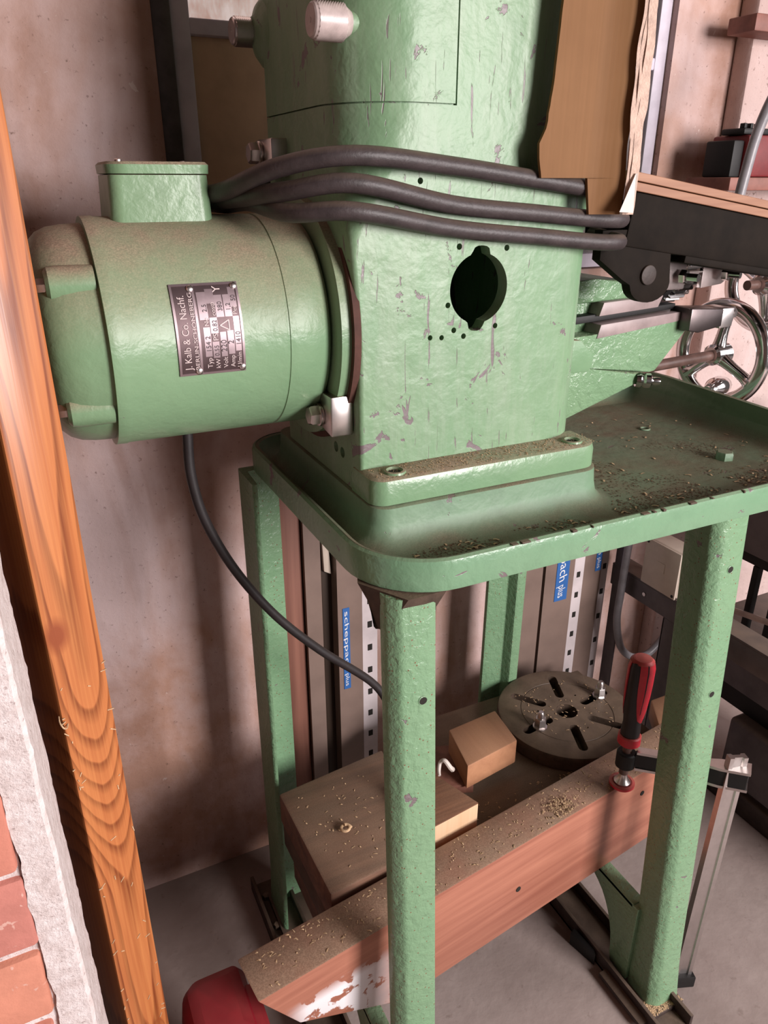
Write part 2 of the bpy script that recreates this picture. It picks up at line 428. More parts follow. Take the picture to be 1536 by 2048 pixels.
# ------------------------------------------------------------------ setting
def grid_wall(name, mat, x0, x1, z0, z1, y, thick, nx, nz, holes=()):
    mb = MB()
    xs = sorted({x0, x1} | {h[0] for h in holes} | {h[1] for h in holes})
    zs = sorted({z0, z1} | {h[2] for h in holes} | {h[3] for h in holes})
    for xa, xb in zip(xs, xs[1:]):
        for za, zb in zip(zs, zs[1:]):
            if any(h[0] <= xa and xb <= h[1] and h[2] <= za and zb <= h[3] for h in holes): continue
            mb.box((xa, y, za), (xb, y + thick, zb))
    return struct(mb.build(name, mat, smooth=0))
struct(MB().box((-1.6, -2.4, -.1), (2.6, 1.4, 0)).build('floor', 'floor', smooth=0))
WY = 1.083
struct(MB().box((-1.6, -2.4, 2.6), (2.6, 1.4, 2.7)).build('ceiling', 'low_bounce_dark', smooth=0))
struct(MB().box((-.86, -2.4, 0), (-.76, WY, 2.6)).build('wall_side', 'low_bounce_dark', smooth=0))
grid_wall('wall_back', 'plaster', -1.6, 2.6, 0, 2.6, WY, .3, 1, 1, [(.214, 1.055, 1.06, 2.1)])
struct(MB().box((1.192, 1.045, 0), (2.6, WY + .001, 2.6), .006).build('wall_right', 'plaster_light'))
# window in the back wall
win = bpy.data.objects.new('window_1', None); C.objects.link(win); win.location = (.214, WY + .03, 1.06); win['_w'] = list(win.location); struct(win)
MB().box((.2142, WY + .004, 1.0601), (.2385, WY + .055, 2.09), .002).build('reveal_strip', 'reveal', win)
fm = MB()
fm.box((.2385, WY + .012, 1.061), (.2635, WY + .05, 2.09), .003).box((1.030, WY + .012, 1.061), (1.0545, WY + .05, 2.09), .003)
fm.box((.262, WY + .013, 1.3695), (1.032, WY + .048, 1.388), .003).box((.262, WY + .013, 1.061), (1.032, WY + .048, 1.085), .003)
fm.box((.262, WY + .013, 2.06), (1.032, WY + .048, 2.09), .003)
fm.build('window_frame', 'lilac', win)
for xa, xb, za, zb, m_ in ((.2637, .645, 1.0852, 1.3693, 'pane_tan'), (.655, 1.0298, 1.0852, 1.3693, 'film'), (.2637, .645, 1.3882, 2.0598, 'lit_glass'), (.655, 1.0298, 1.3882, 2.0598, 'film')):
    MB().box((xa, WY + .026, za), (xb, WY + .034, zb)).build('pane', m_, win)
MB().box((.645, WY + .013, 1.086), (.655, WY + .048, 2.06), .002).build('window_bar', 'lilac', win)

# ------------------------------------------------------------------ brick pier at the left
pier = bpy.data.objects.new('wall_left', None); C.objects.link(pier); pier.location = (-.2, .47, 0); pier['_w'] = list(pier.location); struct(pier)
PX = -.0405                                                   # outer plaster edge
def ragged(z, amp, f, seed): return amp * (mnoise.noise(Vector((z * f, seed, 3.7))) + .6 * mnoise.noise(Vector((z * f * 3.3, seed, 9.1))))
mb = MB(); rings = []
for i in range(221):
    z = i * 1.35 / 220
    xr = PX + ragged(z, .0011, 60, 1.) ; xl = -.0660 + ragged(z, .0022, 26, 5.)
    yj = ragged(z, .0012, 60, 8.)
    rings.append([(xl, .4705 + yj, z), (xr - .003, .4695 + yj, z), (xr, .473 + yj, z), (xr + .0005, .58, z), (xl, .58, z)])
mb.loft(rings); mb.build('plaster_edge', 'mortar', pier)
MB().box((-.62, .4745, 0), (-.0655, .58, 1.35)).build('mortar_core', 'mortar', pier)
for r in range(17):
    z0 = .026 + r * .0797
    off = 0 if r % 2 else -.06
    x1 = -.0652
    for k in range(3):
        L = .235 if (r % 2 or k) else .115
        x0 = x1 - L
        b = MB().box((x0, .468 + random.uniform(-.0015, .0012), z0 + random.uniform(-.001, .001)), (x1 + random.uniform(-.006, .002) - .001, .53, z0 + .071), .004, 2)
        for v in b.bm.verts: v.co += Vector([mnoise.noise(v.co * 31 + Vector((q, 0, r))) * .0016 for q in (1, 5, 9)])
        b.build('brick', BR[(r * 2 + k) % 3], pier)
        x1 = x0 - .010
# ------------------------------------------------------------------ planks leaning between pier and machine
A = math.radians(24)
pk = thing('pine_plank', 'tall varnished orange pine plank with cathedral grain leaning beside the brick pier', 'plank', (-.0235, .612, 0), (0, 0, A))
MB().box((0, 0, .0), (.0485, .105, 1.36), .003, 2).build('board', 'pine', pk, local=True)
MB().tube([(-.0015, .002, .762), (-.004, -.004, .760), (-.003, -.007, .755), (.001, -.004, .751), (.004, -.0005, .752)], .0007, 6, 5).build('curled_shaving', 'shaving', pk, local=True)
mb = MB()
for i in range(60):
    x = random.choice([random.uniform(.001, .047), random.uniform(.038, .048), random.uniform(.0, .006)]); z = random.uniform(.12, .80); L = random.uniform(.0008, .0035); a = random.uniform(0, PI)
    mb.box((x - L, -.0008, z - .0004), (x + L, .0002, z + .0004), rot=Matrix.Rotation(a, 3, 'Y'))
stuff(mb.build('stuck_shavings', 'shaving', pk, 0, local=True))
dp = MB().box((-.075, .584, 0), (-.047, .604, 1.20), .002).build('dark_plank', 'dark_plank')
tag(dp, 'narrow black-brown plank in the shadow between brick pier and pine plank', 'plank')

# ------------------------------------------------------------------ machine stand: tray on four legs
st = thing('machine_stand', 'green cast-iron stand with raised-rim chip tray on four splayed legs', 'machine stand', (.3, .55, 0))
TX0, TX1, TY0, TY1 = .262, .985, .545, 1.0
def rrect(x0, x1, y0, y1, r, z, off=0., n=10):
    """rounded rectangle, r = radii for (x0y0, x1y0, x1y1, x0y1), off = inset"""
    out = []
    for (cx, cy, sx, sy, rr, a0) in ((x0, y0, 1, 1, r[0], PI), (x1, y0, -1, 1, r[1], 1.5 * PI), (x1, y1, -1, -1, r[2], 0), (x0, y1, 1, -1, r[3], .5 * PI)):
        R = max(rr - off, .001); ox = cx + sx * (R + off); oy = cy + sy * (R + off)
        for k in range(n + 1):
            a = a0 + PI / 2 * k / n
            out.append((ox + R * math.cos(a), oy + R * math.sin(a), z))
    return out
RT_ = (.085, .03, .03, .06)
mb = MB()
tr = lambda z, off: rrect(TX0, TX1, TY0, TY1, RT_, z, off)
mb.loft([tr(.832, .012), tr(.834, .004), tr(.838, .0005), tr(.864, 0), tr(.8690, .0015), tr(.8705, .005), tr(.8690, .009), tr(.860, .012), tr(.850, .019), tr(.8455, .030)], cap1=False)
# floor with raised pad
pad = lambda z, off: rrect(.301, .604, .640, .960, (.022, .03, .02, .02), z, off)
inner = tr(.8455, .030)
mb.loft([inner, pad(.8455, -.024), pad(.849, -.012), pad(.857, -.004), pad(.870, -.001), pad(.888, .0005), pad(.8895, .003)], cap0=False)
mb.build('chip_tray', 'green_tray', st)
rim = MB()
rim.loft([tr(.8366, -.0006), tr(.8385, -.0011), tr(.864, -.0012), tr(.8688, .0002), tr(.8708, .0036)], cap0=False, cap1=False)
lab(rim.build('tray_rim', 'green_rim', st), 'lighter green rolled rim with chipped top edge')
e = MB(); e.prism([(.562, .846), (.562, .868), (.62, .880), (.70, .893), (.92, .899), (.992, .899), (.992, .846)], .976, .984, 0, .001).build('end_lip', 'green_tray', st)
# chips of bare metal along the rim edge
ch = MB()
for i in range(17):
    x = random.uniform(.33, .96); w = random.uniform(.001, .012)
    ch.box((x, TY0 - .0015, .8702 - random.uniform(0, .0022)), (x + w, TY0 + .0045, .8711), .0004, 1)
stuff(ch.build('paint_chips', 'iron', st))
# legs
def leg(poly, top, bot, z1=.833, z0=.012, taper=1.0):
    mb = MB(); rings = []
    def chf(poly, r=.004):
        out = []
        n = len(poly)
        for i in range(n):
            p = Vector(poly[i]); a = Vector(poly[i - 1]); b = Vector(poly[(i + 1) % n])
            d1 = (a - p).normalized(); d2 = (b - p).normalized()
            rr = min(r, .4 * (a - p).length, .4 * (b - p).length)
            for t in (0, .5, 1): 
                q0, q1 = p + d1 * rr, p + d2 * rr
                out.append((q0 * (1 - t) ** 2 + p * 2 * t * (1 - t) + q1 * t ** 2))
        return out
    pp = chf(poly)
    for k in range(25):
        t = k / 24; z = z1 + (z0 - z1) * t
        cx = top[0] + (bot[0] - top[0]) * t; cy = top[1] + (bot[1] - top[1]) * t
        sc = 1 + .10 * max(0, (t - .9) / .1)
        rings.append([(cx + p.x * sc, cy + p.y * sc, z) for p in pp])
    return mb.loft(rings)
NLp = [(-.025, -.014), (-.014, -.027), (.026, -.027), (.026, -.014), (-.008, -.013), (-.012, .000), (-.025, .000)]
RFp = [(-.008, -.030), (.031, -.030), (.031, -.014), (-.004, -.014), (-.008, .020), (-.020, .020), (-.020, -.020)]
LRp = [(-.032, -.038), (-.025, -.042), (-.023, .014), (.022, .016), (.022, .032), (-.032, .032)]
RRp = [(-.036, .018), (-.036, .008), (.006, .006), (.011, -.014), (.031, -.014), (.031, .018)]
LG = [(NLp, (.300, .580), (.288, .515)), (RFp, (.727, .580), (.729, .533)), (LRp, (.278, .945), (.272, .925)), (RRp, (.728, .978), (.718, .975))]
for i, (p_, t_, b_) in enumerate(LG):
    lg = leg(p_, t_, b_).build('leg', 'green_leg', st)
    # bolt holes down the front face
    if i < 2:
        for z in ((.715,) if i == 0 else (.765, .585)):
            k = (.833 - z) / .821
            cx = t_[0] + (b_[0] - t_[0]) * k + .010; cy = t_[1] + (b_[1] - t_[1]) * k + min(q[1] for q in p_)
            MB().torus((cx, cy + .0005, z), (0, 1, 0), .0048, .0012, 20, 8).build('hole_rim', 'green_leg', lg)
            MB().cyl((cx, cy - .0006, z), (cx, cy + .004, z), .0044, 18).build('bolt_hole', 'void', lg)
# corner cap under the tray at the near leg
MB().loft([[(.262, .60, .835), (.292, .548, .835), (.335, .549, .835), (.335, .62, .835), (.275, .63, .835)],
           [(.270, .59, .815), (.283, .557, .813), (.327, .555, .815), (.327, .60, .815), (.272, .60, .815)],
           [(.2725, .585, .79), (.2845, .5575, .79), (.3255, .5555, .79), (.3255, .57, .79), (.2725, .58, .79)]]).build('corner_bracket', 'iron', st)
# shelf ledges between front and rear legs, with curved gussets
for xa in (.263, .7025):
    pts = [(.560, .178), (.560, .02)]
    g = [(.555, .178), (.920, .178), (.920, .166)]
    cur = [(.68 - .085 * math.sin(t) , .166 - .13 * (1 - math.cos(t)) ) for t in [i / 10 * PI / 2 for i in range(11)]]
    cur += [(.592, .02), (.555, .02)]
    MB().prism(g + cur, xa, xa + .010, 0, .001).build('gusset', 'green_leg', st)
    MB().box((xa, .565, .170), (xa + .022, .92, .180), .002).build('shelf_ledge', 'green_leg', st)
# foot plates and skids
for (x0, x1, y0, y1) in ((.675, .765, .49, .585), (.235, .335, .47, .57), (.232, .315, .87, .965), (.675, .752, .93, 1.0)):
    MB().box((x0, y0, .006), (x1, y1, .015), .002).build('foot_plate', 'skid', st)
for x in (.212, .690):
    sk = MB().box((x, .46, 0), (x + .062, 1.0, .006), .001).box((x, .46, .0), (x + .006, 1.0, .03), .001).box((x + .056, .46, 0), (x + .062, 1.0, .03), .001).build('skid', 'skid', st)
    for y in (.84, .90, .965):
        MB().hexa((x + .018, y, .006), (0, 0, 1), .007, .007).build('skid_bolt', 'iron', sk)
MB().hexa((.8598, .683, .8456), (0, 0, 1), .0125, .011).build('tray_bolt', 'green_tray', st)
ring = MB().torus((.8596, .8359, .8462), (0, 0, 1), .007, .0018, 24, 8).build('drain_ring', 'green_tray', st)

# ------------------------------------------------------------------ the milling machine
mc = thing('milling_machine', 'old green milling machine with side motor standing on the chip tray', 'milling machine', (.445, .815, .8896))
CX0, CX1, CY0, CY1 = .305, .606, .685, .930
def smooth(a, b, t): t = min(1, max(0, (t - a) / (b - a))); return t * t * (3 - 2 * t)
def prof(z, off=0.):
    r0 = .005 + .070 * smooth(1.13, 1.26, z)
    CX0 = 0.305 - .008 * smooth(1.04, 1.18, z)
    # order: front-left, front-right, back-right, back-left
    n = 14
    pts = []
    for (cx, cy, sx, sy, rr, a0) in ((CX0, CY0, 1, 1, r0, PI), (CX1, CY0, -1, 1, .058, 1.5 * PI), (CX1, CY1, -1, -1, .025, 0), (CX0, CY1, 1, -1, .02, .5 * PI)):
        R = max(rr - off, .001); ox = cx + sx * (R + off); oy = cy + sy * (R + off)
        for k in range(n + 1):
            a = a0 + PI / 2 * k / n
            pts.append((ox + R * math.cos(a), oy + R * math.sin(a), z))
    return pts
rings = [prof(z) for z in [.8897 + i * (1.2655 - .8897) / 26 for i in range(27)]]
rings += [prof(1.2656, .004), prof(1.52, .004)]
column = MB().loft(rings).build('column', 'green', mc)
cut = MB()
def hole_outline(k=1.0):
    out = []
    for i in range(72):
        a = 2 * PI * i / 72
        r = .0355
        da = abs((math.degrees(a) - 88 + 180) % 360 - 180); db = abs((math.degrees(a) - 266 + 180) % 360 - 180)
        if da < 18: r = max(r, .0425 * (1 - (da / 18) ** 4 * .14))
        if db < 16: r = max(r, .0435 * (1 - (db / 16) ** 4 * .16))
        out.append((.4427 + r * math.cos(a) * .985 * k, 1.0984 + r * math.sin(a) * k))
    return out
cut.prism(hole_outline(), .66, .75, 1)
co_ = MB().box((.345, .702, .97), (.55, .91, 1.22)).build('cut', 'void', mc); boolean(column, co_)
co_ = cut.build('cut', 'void', mc); boolean(column, co_)
cut = MB()
for (px, pz, rr) in ((.4059, 1.0835, .0030), (.414, 1.0575, .003), (.4262, 1.0505, .003), (.3858, 1.052, .0028), (.3995, 1.051, .0028), (.4655, 1.0585, .003), (.4745, 1.1375, .0032), (.417, 1.1405, .0032), (.371, 1.2010, .003)):
    cut.cyl((px, .67, pz), (px, .70 if rr > .1 else .697, pz), rr, 12)
co_ = cut.build('cut', 'void', mc); boolean(column, co_)
cut = MB().cyl((.28, .7531, .9247), (.33, .7531, .9247), .0062, 16).cyl((.28, .7343, .9234), (.33, .7343, .9234), .0062, 16)
co_ = cut.build('cut', 'void', mc); boolean(column, co_)
lab(column, 'box column with a lobed round hole in its front face')
# shells over the recessed upper column: cover plate (left) and the fixed casting (right)
def shell(name, test, z0, z1, th=.0045):
    full = prof(1.4); inn = prof(1.4, th)
    idx = [i for i in range(len(full)) if test(full[i])]
    # contiguous run, rotate so it starts after a gap
    n = len(full); s0 = next(i for i in idx if (i - 1) % n not in idx)
    run = []
    i = s0
    while i in idx: run.append(i); i = (i + 1) % n
    o_ = [Vector(full[i]) for i in run]; q_ = [Vector(inn[i]) for i in run]
    return o_, q_
def shell_build(name, o_, q_, z0, z1, mat):
    mb = MB(); rings = []
    for a, b in zip(o_, q_):
        rings.append([(a.x, a.y, z0), (a.x, a.y, z1), (b.x, b.y, z1), (b.x, b.y, z0)])
    mb.loft(rings)
    return mb.build(name, mat, mc)
o_, q_ = shell('c', lambda p: p[0] < .385 and p[1] < .931, 0, 0)
o_.append(Vector((.4068, CY0, 0))); q_.append(Vector((.4068, CY0 + .0045, 0)))
cover = shell_build('cover_plate', o_, q_, 1.2670, 1.52, 'green')
lab(cover, 'curved access cover wrapped round the left corner')
o_, q_ = shell('c', lambda p: p[0] > .385, 0, 0)
o_.insert(0, Vector((.4084, CY0, 0))); q_.insert(0, Vector((.4084, CY0 + .0045, 0)))
shell_build('column_casing', o_, q_, 1.2655, 1.52, 'green')
# foot
ft = MB().loft([rrect(.302, .602, .645, .706, (.018, .028, .004, .004), z, o) for z, o in ((.8898, .001), (.8905, 0), (.9100, 0), (.9165, .002), (.9190, .007))])
ft = ft.build('foot', 'green_foot', mc)
for x in (.335, .5695):
    MB().lathe([(0, .0125), (.003, .0115), (.0036, .009), (.0008, .0075)], (x, .664, .9182), (0, 0, 1), 28, False).build('hole_collar', 'green_foot', ft)
    MB().cyl((x, .664, .9165), (x, .664, .9194), .0068, 20).build('bolt_hole', 'void', ft)
# knurled knobs
def knurl(tip, L, r):
    kb = MB(); n = 44; rings = []; m = 22
    for j in range(m + 1):
        h = L * (.12 + .80 * j / m)
        rings.append([(tip[0] + h, tip[1] + math.cos(2 * PI * i / n) * rr, tip[2] + math.sin(2 * PI * i / n) * rr) for i in range(n) for rr in [r * (1 + (.040 if (i + j) % 2 else -.040))]])
    e0 = [[(tip[0] + h, tip[1] + math.cos(2 * PI * i / n) * rr, tip[2] + math.sin(2 * PI * i / n) * rr) for i in range(n)] for h, rr in ((0, r * .84), (L * .04, r * .93), (L * .1, r * .96))]
    e1 = [[(tip[0] + h, tip[1] + math.cos(2 * PI * i / n) * rr, tip[2] + math.sin(2 * PI * i / n) * rr) for i in range(n)] for h, rr in ((L * .95, r * .93), (L, r * .85), (L * 1.25, r * .5))]
    kb.loft(e0 + rings + e1); kb.lathe([(-.0003, r * .14), (.0004, r * .14)], (tip[0], tip[1], tip[2]), (1, 0, 0), 12)
    return kb
K1 = (.2770, .7165, 1.3285)
lab(knurl(K1, .032, .0148).build('knurled_knob', 'knob_dull', mc, 15), 'dull knurled knob on the front of the cover')
K2 = (.2660, .925, 1.3490)
lab(knurl(K2, .029, .0140).build('knurled_knob', 'zinc', mc, 15), 'shiny knurled knob on a boss at the back of the cover')
MB().lathe([(0, .0135), (.003, .0165), (.007, .026), (.014, .034)], (.287, .918, 1.3490), (1, 0, 0), 32).build('knob_boss', 'green', mc)
MB().lathe([(0, .009), (.004, .0095), (.02, .010)], (.3085, .7165, 1.3285), (1, 0, 0), 28).build('knob_boss', 'green', mc)
# clamp dogs holding the motor flange
def dog(name, y0, y1, z0, z1, bolt, x0, x1, notch):
    d_ = MB()
    prof_ = [(y0, z0), (y1, z0 + notch), (y1, z1), (y0, z1)] if notch else [(y0, z0), (y1, z0), (y1, z1), (y0, z1)]
    d_.prism(prof_, x0, x1, 0, .0018)
    o = d_.build('clamp_dog', 'steel_bolt', mc)
    MB().cyl((x0 - .004, *bolt), (x0, *bolt), .0125, 24, .001).build('washer', 'steel_bolt', o)
    MB().hexa((x0 - .004, *bolt), (-1, 0, 0), .0112, .010).build('hex_bolt', 'steel_bolt', o)
    return o
dog('d', .700, .740, .954, .997, (.730, .972), .279, .304, .006)
dog('d', .850, .900, 1.205, 1.243, (.888, 1.229), .279, .304, 0)

# motor
YC, ZC, R = .815, 1.059, .111
mo = MB()
mo.lathe([(0, .100), (.001, .1115), (.012, .1118), (.0135, .1110), (.166, .1110), (.1665, .1102), (.1685, .1102), (.169, .1112), (.205, .1112), (.212, .107), (.213, .095), (.226, .095)], (.072, YC, ZC), (1, 0, 0), 96)
motor = lab(mo.build('motor', 'green_motor', mc), 'cylindrical electric motor with dusty top')
eb = MB().lathe([(0, .030), (.001, .080), (.004, .090), (.012, .098), (.022, .1025), (.035, .1045), (.053, .1055)], (.020, YC, ZC), (1, 0, 0), 96)
eb.build('end_bell', 'green_motor', motor)
for a in (38, -35, 142, 215):
    ca, sa = math.cos(math.radians(a)), math.sin(math.radians(a))
    c_ = (.030, YC - ca * .094, ZC + sa * .094)
    MB().lathe([(0, .012), (.003, .0155), (.010, .0165), (.041, .0165)], c_, (1, 0, 0), 28).build('bolt_lug', 'green_motor', motor)
    MB().hexa(c_, (-1, 0, 0), .0068, .008).cyl((c_[0] - .008, c_[1], c_[2]), (c_[0] - .015, c_[1], c_[2]), .0032, 12).build('hex_bolt', 'zinc', motor)
MB().lathe([(0, .1255), (.001, .1275), (.012, .1275), (.013, .1255)], (.287, YC, ZC), (1, 0, 0), 96).build('flange_ring', 'green_motor', motor)
MB().lathe([(0, .1345), (.0075, .1345)], (.2985, YC, ZC), (1, 0, 0), 80).build('recess_gap_disc', 'gap_shade', motor)  # rust-brown disc stands in for the shaded recess gap round the flange
tb = MB().loft([rrect(a0, a1, b0, b1, (.012,) * 4, z, o) for a0, a1, b0, b1, z, o in ((.098, .196, .782, .872, 1.150, 0), (.101, .194, .784, .870, 1.206, 0), (.101, .194, .784, .870, 1.2065, .003))])
tb.build('terminal_box', 'green_motor', motor)
MB().loft([rrect(.099, .196, .782, .872, (.020, .013, .013, .020), z, o) for z, o in ((1.2068, .003), (1.2072, .0005), (1.2150, 0), (1.2175, .003))]).build('box_lid', 'green_motor', motor)
for x, y in ((.112, .790), (.187, .865)):
    MB().lathe([(0, .0035), (.0015, .0035), (.0025, .002)], (x, y, 1.2174), (0, 0, 1), 14).build('lid_screw', 'zinc', motor)
# nameplate: curved with the motor body
PXa, PA0, PA1 = .1312, math.radians(-13.2), math.radians(29.9)
PW, PH = .0630, (PA1 - PA0) * R
def plate_pt(u, v, h): 
    a = PA0 + v / R
    return (PXa + u, YC - (R + h) * math.cos(a), ZC + (R + h) * math.sin(a))
def plate_patch(mb, u0, u1, v0, v1, h0, h1, n=14):
    rings = []
    for i in range(n + 1):
        v = v0 + (v1 - v0) * i / n
        rings.append([plate_pt(u0, v, h0), plate_pt(u1, v, h0), plate_pt(u1, v, h1), plate_pt(u0, v, h1)])
    mb.loft(rings)
pl = MB(); plate_patch(pl, 0, PW, 0, PH, -.0005, .0009)
lab(pl.build('nameplate', 'plate_dark', motor), 'dark riveted nameplate with stamped fields')
fr_ = MB()
plate_patch(fr_, 0, .0022, 0, PH, .0008, .0014); plate_patch(fr_, PW - .0022, PW, 0, PH, .0008, .0014)
plate_patch(fr_, .0022, PW - .0022, 0, .002, .0008, .0014, 2); plate_patch(fr_, .0022, PW - .0022, PH - .002, PH, .0008, .0014, 2)
plate_patch(fr_, .0195, .0218, .002, PH - .002, .0008, .0014)
U = PW / 1.0; H = PH
for (u0, u1, v0, v1) in ((.40, .50, .20, .52), (.37, .50, .60, .90), (.515, .615, .18, .36), (.51, .62, .45, .62), (.50, .62, .77, .93),
                         (.64, .73, .19, .46), (.62, .735, .62, .86), (.75, .845, .21, .47), (.75, .86, .62, .86), (.86, .95, .24, .62), (.84, .945, .72, .94)):
    plate_patch(fr_, u0 * U, u1 * U, v0 * H, v1 * H, .0008, .0012, 5)
fr_.build('plate_field', 'plate_light', motor)
tx = MB(); ink = MB()
def ptext(mb, s, size, u, v, fit=None):       # reads upwards, letter tops towards -u
    add_text(mb, s, size, lambda a, b: plate_pt(u * U - b, v * H + a, .00155), fit)
ptext(tx, 'J. Kalb & Co. Nachf.', .0092, .185, .07, .80 * H)
ptext(tx, 'BERLIN-SCHÖNEBERG', .0054, .30, .06, .84 * H)
for s_, u, v, z in (('Typ', .49, .07, .0065), ('kW', .61, .06, .006), ('Volt', .725, .06, .006), ('Amp', .835, .06, .006), ('U/min', .94, .05, .006), ('No', .49, .53, .006), ('PS', .605, .37, .007), ('cosφ', .61, .635, .006), ('Per', .93, .635, .006), ('Y', .73, .885, .0105)):
    ptext(tx, s_, z, u, v)
for s_, u, v, z in (('154 2', .49, .25, .0065), ('0,55', .605, .20, .006), ('2,5', .49, .68, .006), ('0,82', .61, .47, .006), ('220', .725, .24, .0075), ('2', .835, .32, .0075), ('1410', .945, .30, .0065), ('380', .72, .68, .006), ('1,2', .845, .68, .006), ('50', .935, .78, .006)):
    ptext(ink, s_, z, u, v)
# delta sign
for (a, b) in (((.655, .53), (.79, .475)), ((.79, .475), (.79, .585)), ((.79, .585), (.655, .53))):
    p0 = Vector((a[0] * U, a[1] * H)); p1 = Vector((b[0] * U, b[1] * H)); d_ = (p1 - p0).normalized(); nn = Vector((-d_.y, d_.x)) * .0005
    tx.bm.faces.new([tx.bm.verts.new(plate_pt(q.x, q.y, .0015)) for q in (p0 + nn, p0 - nn, p1 - nn, p1 + nn)])
tx.build('raised_lettering', 'plate_text', motor, 0, weld=False); ink.build('stamped_figures', 'plate_ink', motor, 0, weld=False)
for u, v in ((.295, .945), (.94, .955), (.95, .045), (.29, .04)):
    p0 = Vector(plate_pt(u * U, v * H, .0010)); nrm = (p0 - Vector((p0.x, YC, ZC))).normalized()
    MB().lathe([(-.001, .0034), (.0008, .0033), (.0016, .0024), (.0020, .0008)], p0, nrm, 16).build('rivet', 'zinc', motor)

# vertical slide / knee on the right of the column
M['way'] = plain('ground_slide_way', (.36, .275, .27), .42, .4, 0, 18, .1)
lower = MB().prism([(.586, .8905), (.665, .900), (.790, .938), (.800, .950), (.700, .966), (.586, .972)], .790, .93, 1, .003, 2).build('knee_base', 'green_knee', mc)
knee = MB().prism([(.60, .9735), (.700, .9675), (.801, .9515), (.812, .953), (.868, 1.014), (.845, 1.028), (.690, 1.013), (.60, 1.012)], .786, .93, 1, .003, 2)
knee.prism([(.60, 1.008), (.69, 1.010), (.826, 1.022), (.832, 1.030), (.815, 1.056), (.60, 1.050)], .815, .93, 1, .003, 2)
knee.prism([(.60, 1.05), (.795, 1.056), (.785, 1.062), (.768, 1.077), (.70, 1.083), (.60, 1.080)], .800, .93, 1, .006, 3)
knee.build('knee', 'green_knee', mc)
MB().prism([(.703, 1.036), (.806, 1.0415), (.813, 1.0570), (.709, 1.0535)], .7915, .816, 1, .0008).build('slide_way', 'way', mc)
MB().prism([(.697, 1.008), (.842, 1.021), (.852, 1.034), (.702, 1.026)], .7845, .816, 1, .0008).build('slide_way', 'way', mc)
MB().prism([(.660, 1.026), (.845, 1.036), (.845, 1.0435), (.660, 1.036)], .798, .815, 1, .001).build('gib_rod', 'black', mc)
MB().prism([(.630, .970), (.672, .970), (.679, .976), (.677, .994), (.655, 1.013), (.630, 1.015)], .766, .79, 1, .002).build('knee_stop', 'green_foot', mc)
MB().box((.628, .785, .99), (.648, .82, 1.075), .002).build('gib_strip', 'green_foot', mc)
gb = MB().prism([(.843, 1.010), (.862, 1.006), (.905, 1.012), (.905, 1.036), (.843, 1.040)], .765, .805, 1, .0015).build('stop_block', 'dark_steel', mc)
MB().prism([(.905, 1.008), (.930, 1.010), (.930, 1.036), (.905, 1.036)], .768, .806, 1, .0015).build('clamp_jaw', 'zinc', gb)
MB().cyl((.930, .785, 1.024), (.945, .785, 1.026), .0055, 16).hexa((.941, .785, 1.026), (1, 0, 0), .009, .008).build('clamp_screw', 'zinc', gb)
# worm wheel whose toothed rim faces the front
gr = MB(); n = 46; rings = []
for x in (.846, .849, .875, .878):
    ring = []
    for i in range(n * 4):
        a = 2 * PI * i / (n * 4); r_ = .070 * (1 if (i % 4) in (0, 1) else .925) * (1 if .847 < x < .877 else .95)
        ring.append((x, .853 + r_ * math.cos(a), 1.106 + r_ * math.sin(a)))
    rings.append(ring)
gr.loft(rings); lab(gr.build('worm_gear', 'chrome', mc, 20), 'toothed steel worm wheel')
MB().lathe([(0, .066), (.012, .066)], (.833, .853, 1.106), (1, 0, 0), 48).build('gear_side_shade', 'black', mc)  # black disc puts the shadow on the gear's side face into colour
MB().prism([(.885, 1.062), (.925, 1.066), (.955, 1.085), (.965, 1.13), (.885, 1.13)], .795, .815, 1, .001).build('gear_bracket', 'steel', mc)
for x, z, y in ((.868, 1.079, .800), (.925, 1.083, .785)):
    pass
for p0 in ((.8180, .770, 1.0835), (.9150, .785, 1.0815)):
    o = MB().hexa(p0, (.35, -1, 0), .0098, .008).cyl((p0[0], p0[1], p0[2]), (p0[0] + .008, p0[1] - .022, p0[2]), .0052, 14).build('stud_nut', 'chrome', mc)
MB().box((.765, .775, 1.066), (.832, .802, 1.135), .002).build('bearing_plate', 'steel', mc)
# tilted table above: dark apron with a hanging rounded plate
T = Matrix.Rotation(math.radians(8.3), 4, 'Y').to_3x3(); pv = Vector((.745, .70, 1.155))
apr = MB().box((.652, .70, 1.118), (1.02, .86, 1.177), .003, 2, T, pv)
apr.box((.745, .694, 1.110), (1.02, .74, 1.119), .002, 2, T, pv)
lab(apr.build('table_apron', 'dark_board', mc), 'tilted dark brown table body')
hp = [(.615, 1.150), (.615, 1.118), (.652, 1.0946), (.664, 1.088)] + [(.6965 - .0315 * math.cos(t), 1.0880 - .022 * math.sin(t)) for t in [i / 12 * PI for i in range(13)]] + [(.7245, 1.108), (.7200, 1.150)]
MB().prism(hp, .702, .716, 1, .002).build('hanging_plate', 'dark_board', mc)
MB().cyl((.6904, .699, 1.0984), (.6904, .703, 1.0984), .0115, 28, .001).build('pivot_disc', 'skid', mc)
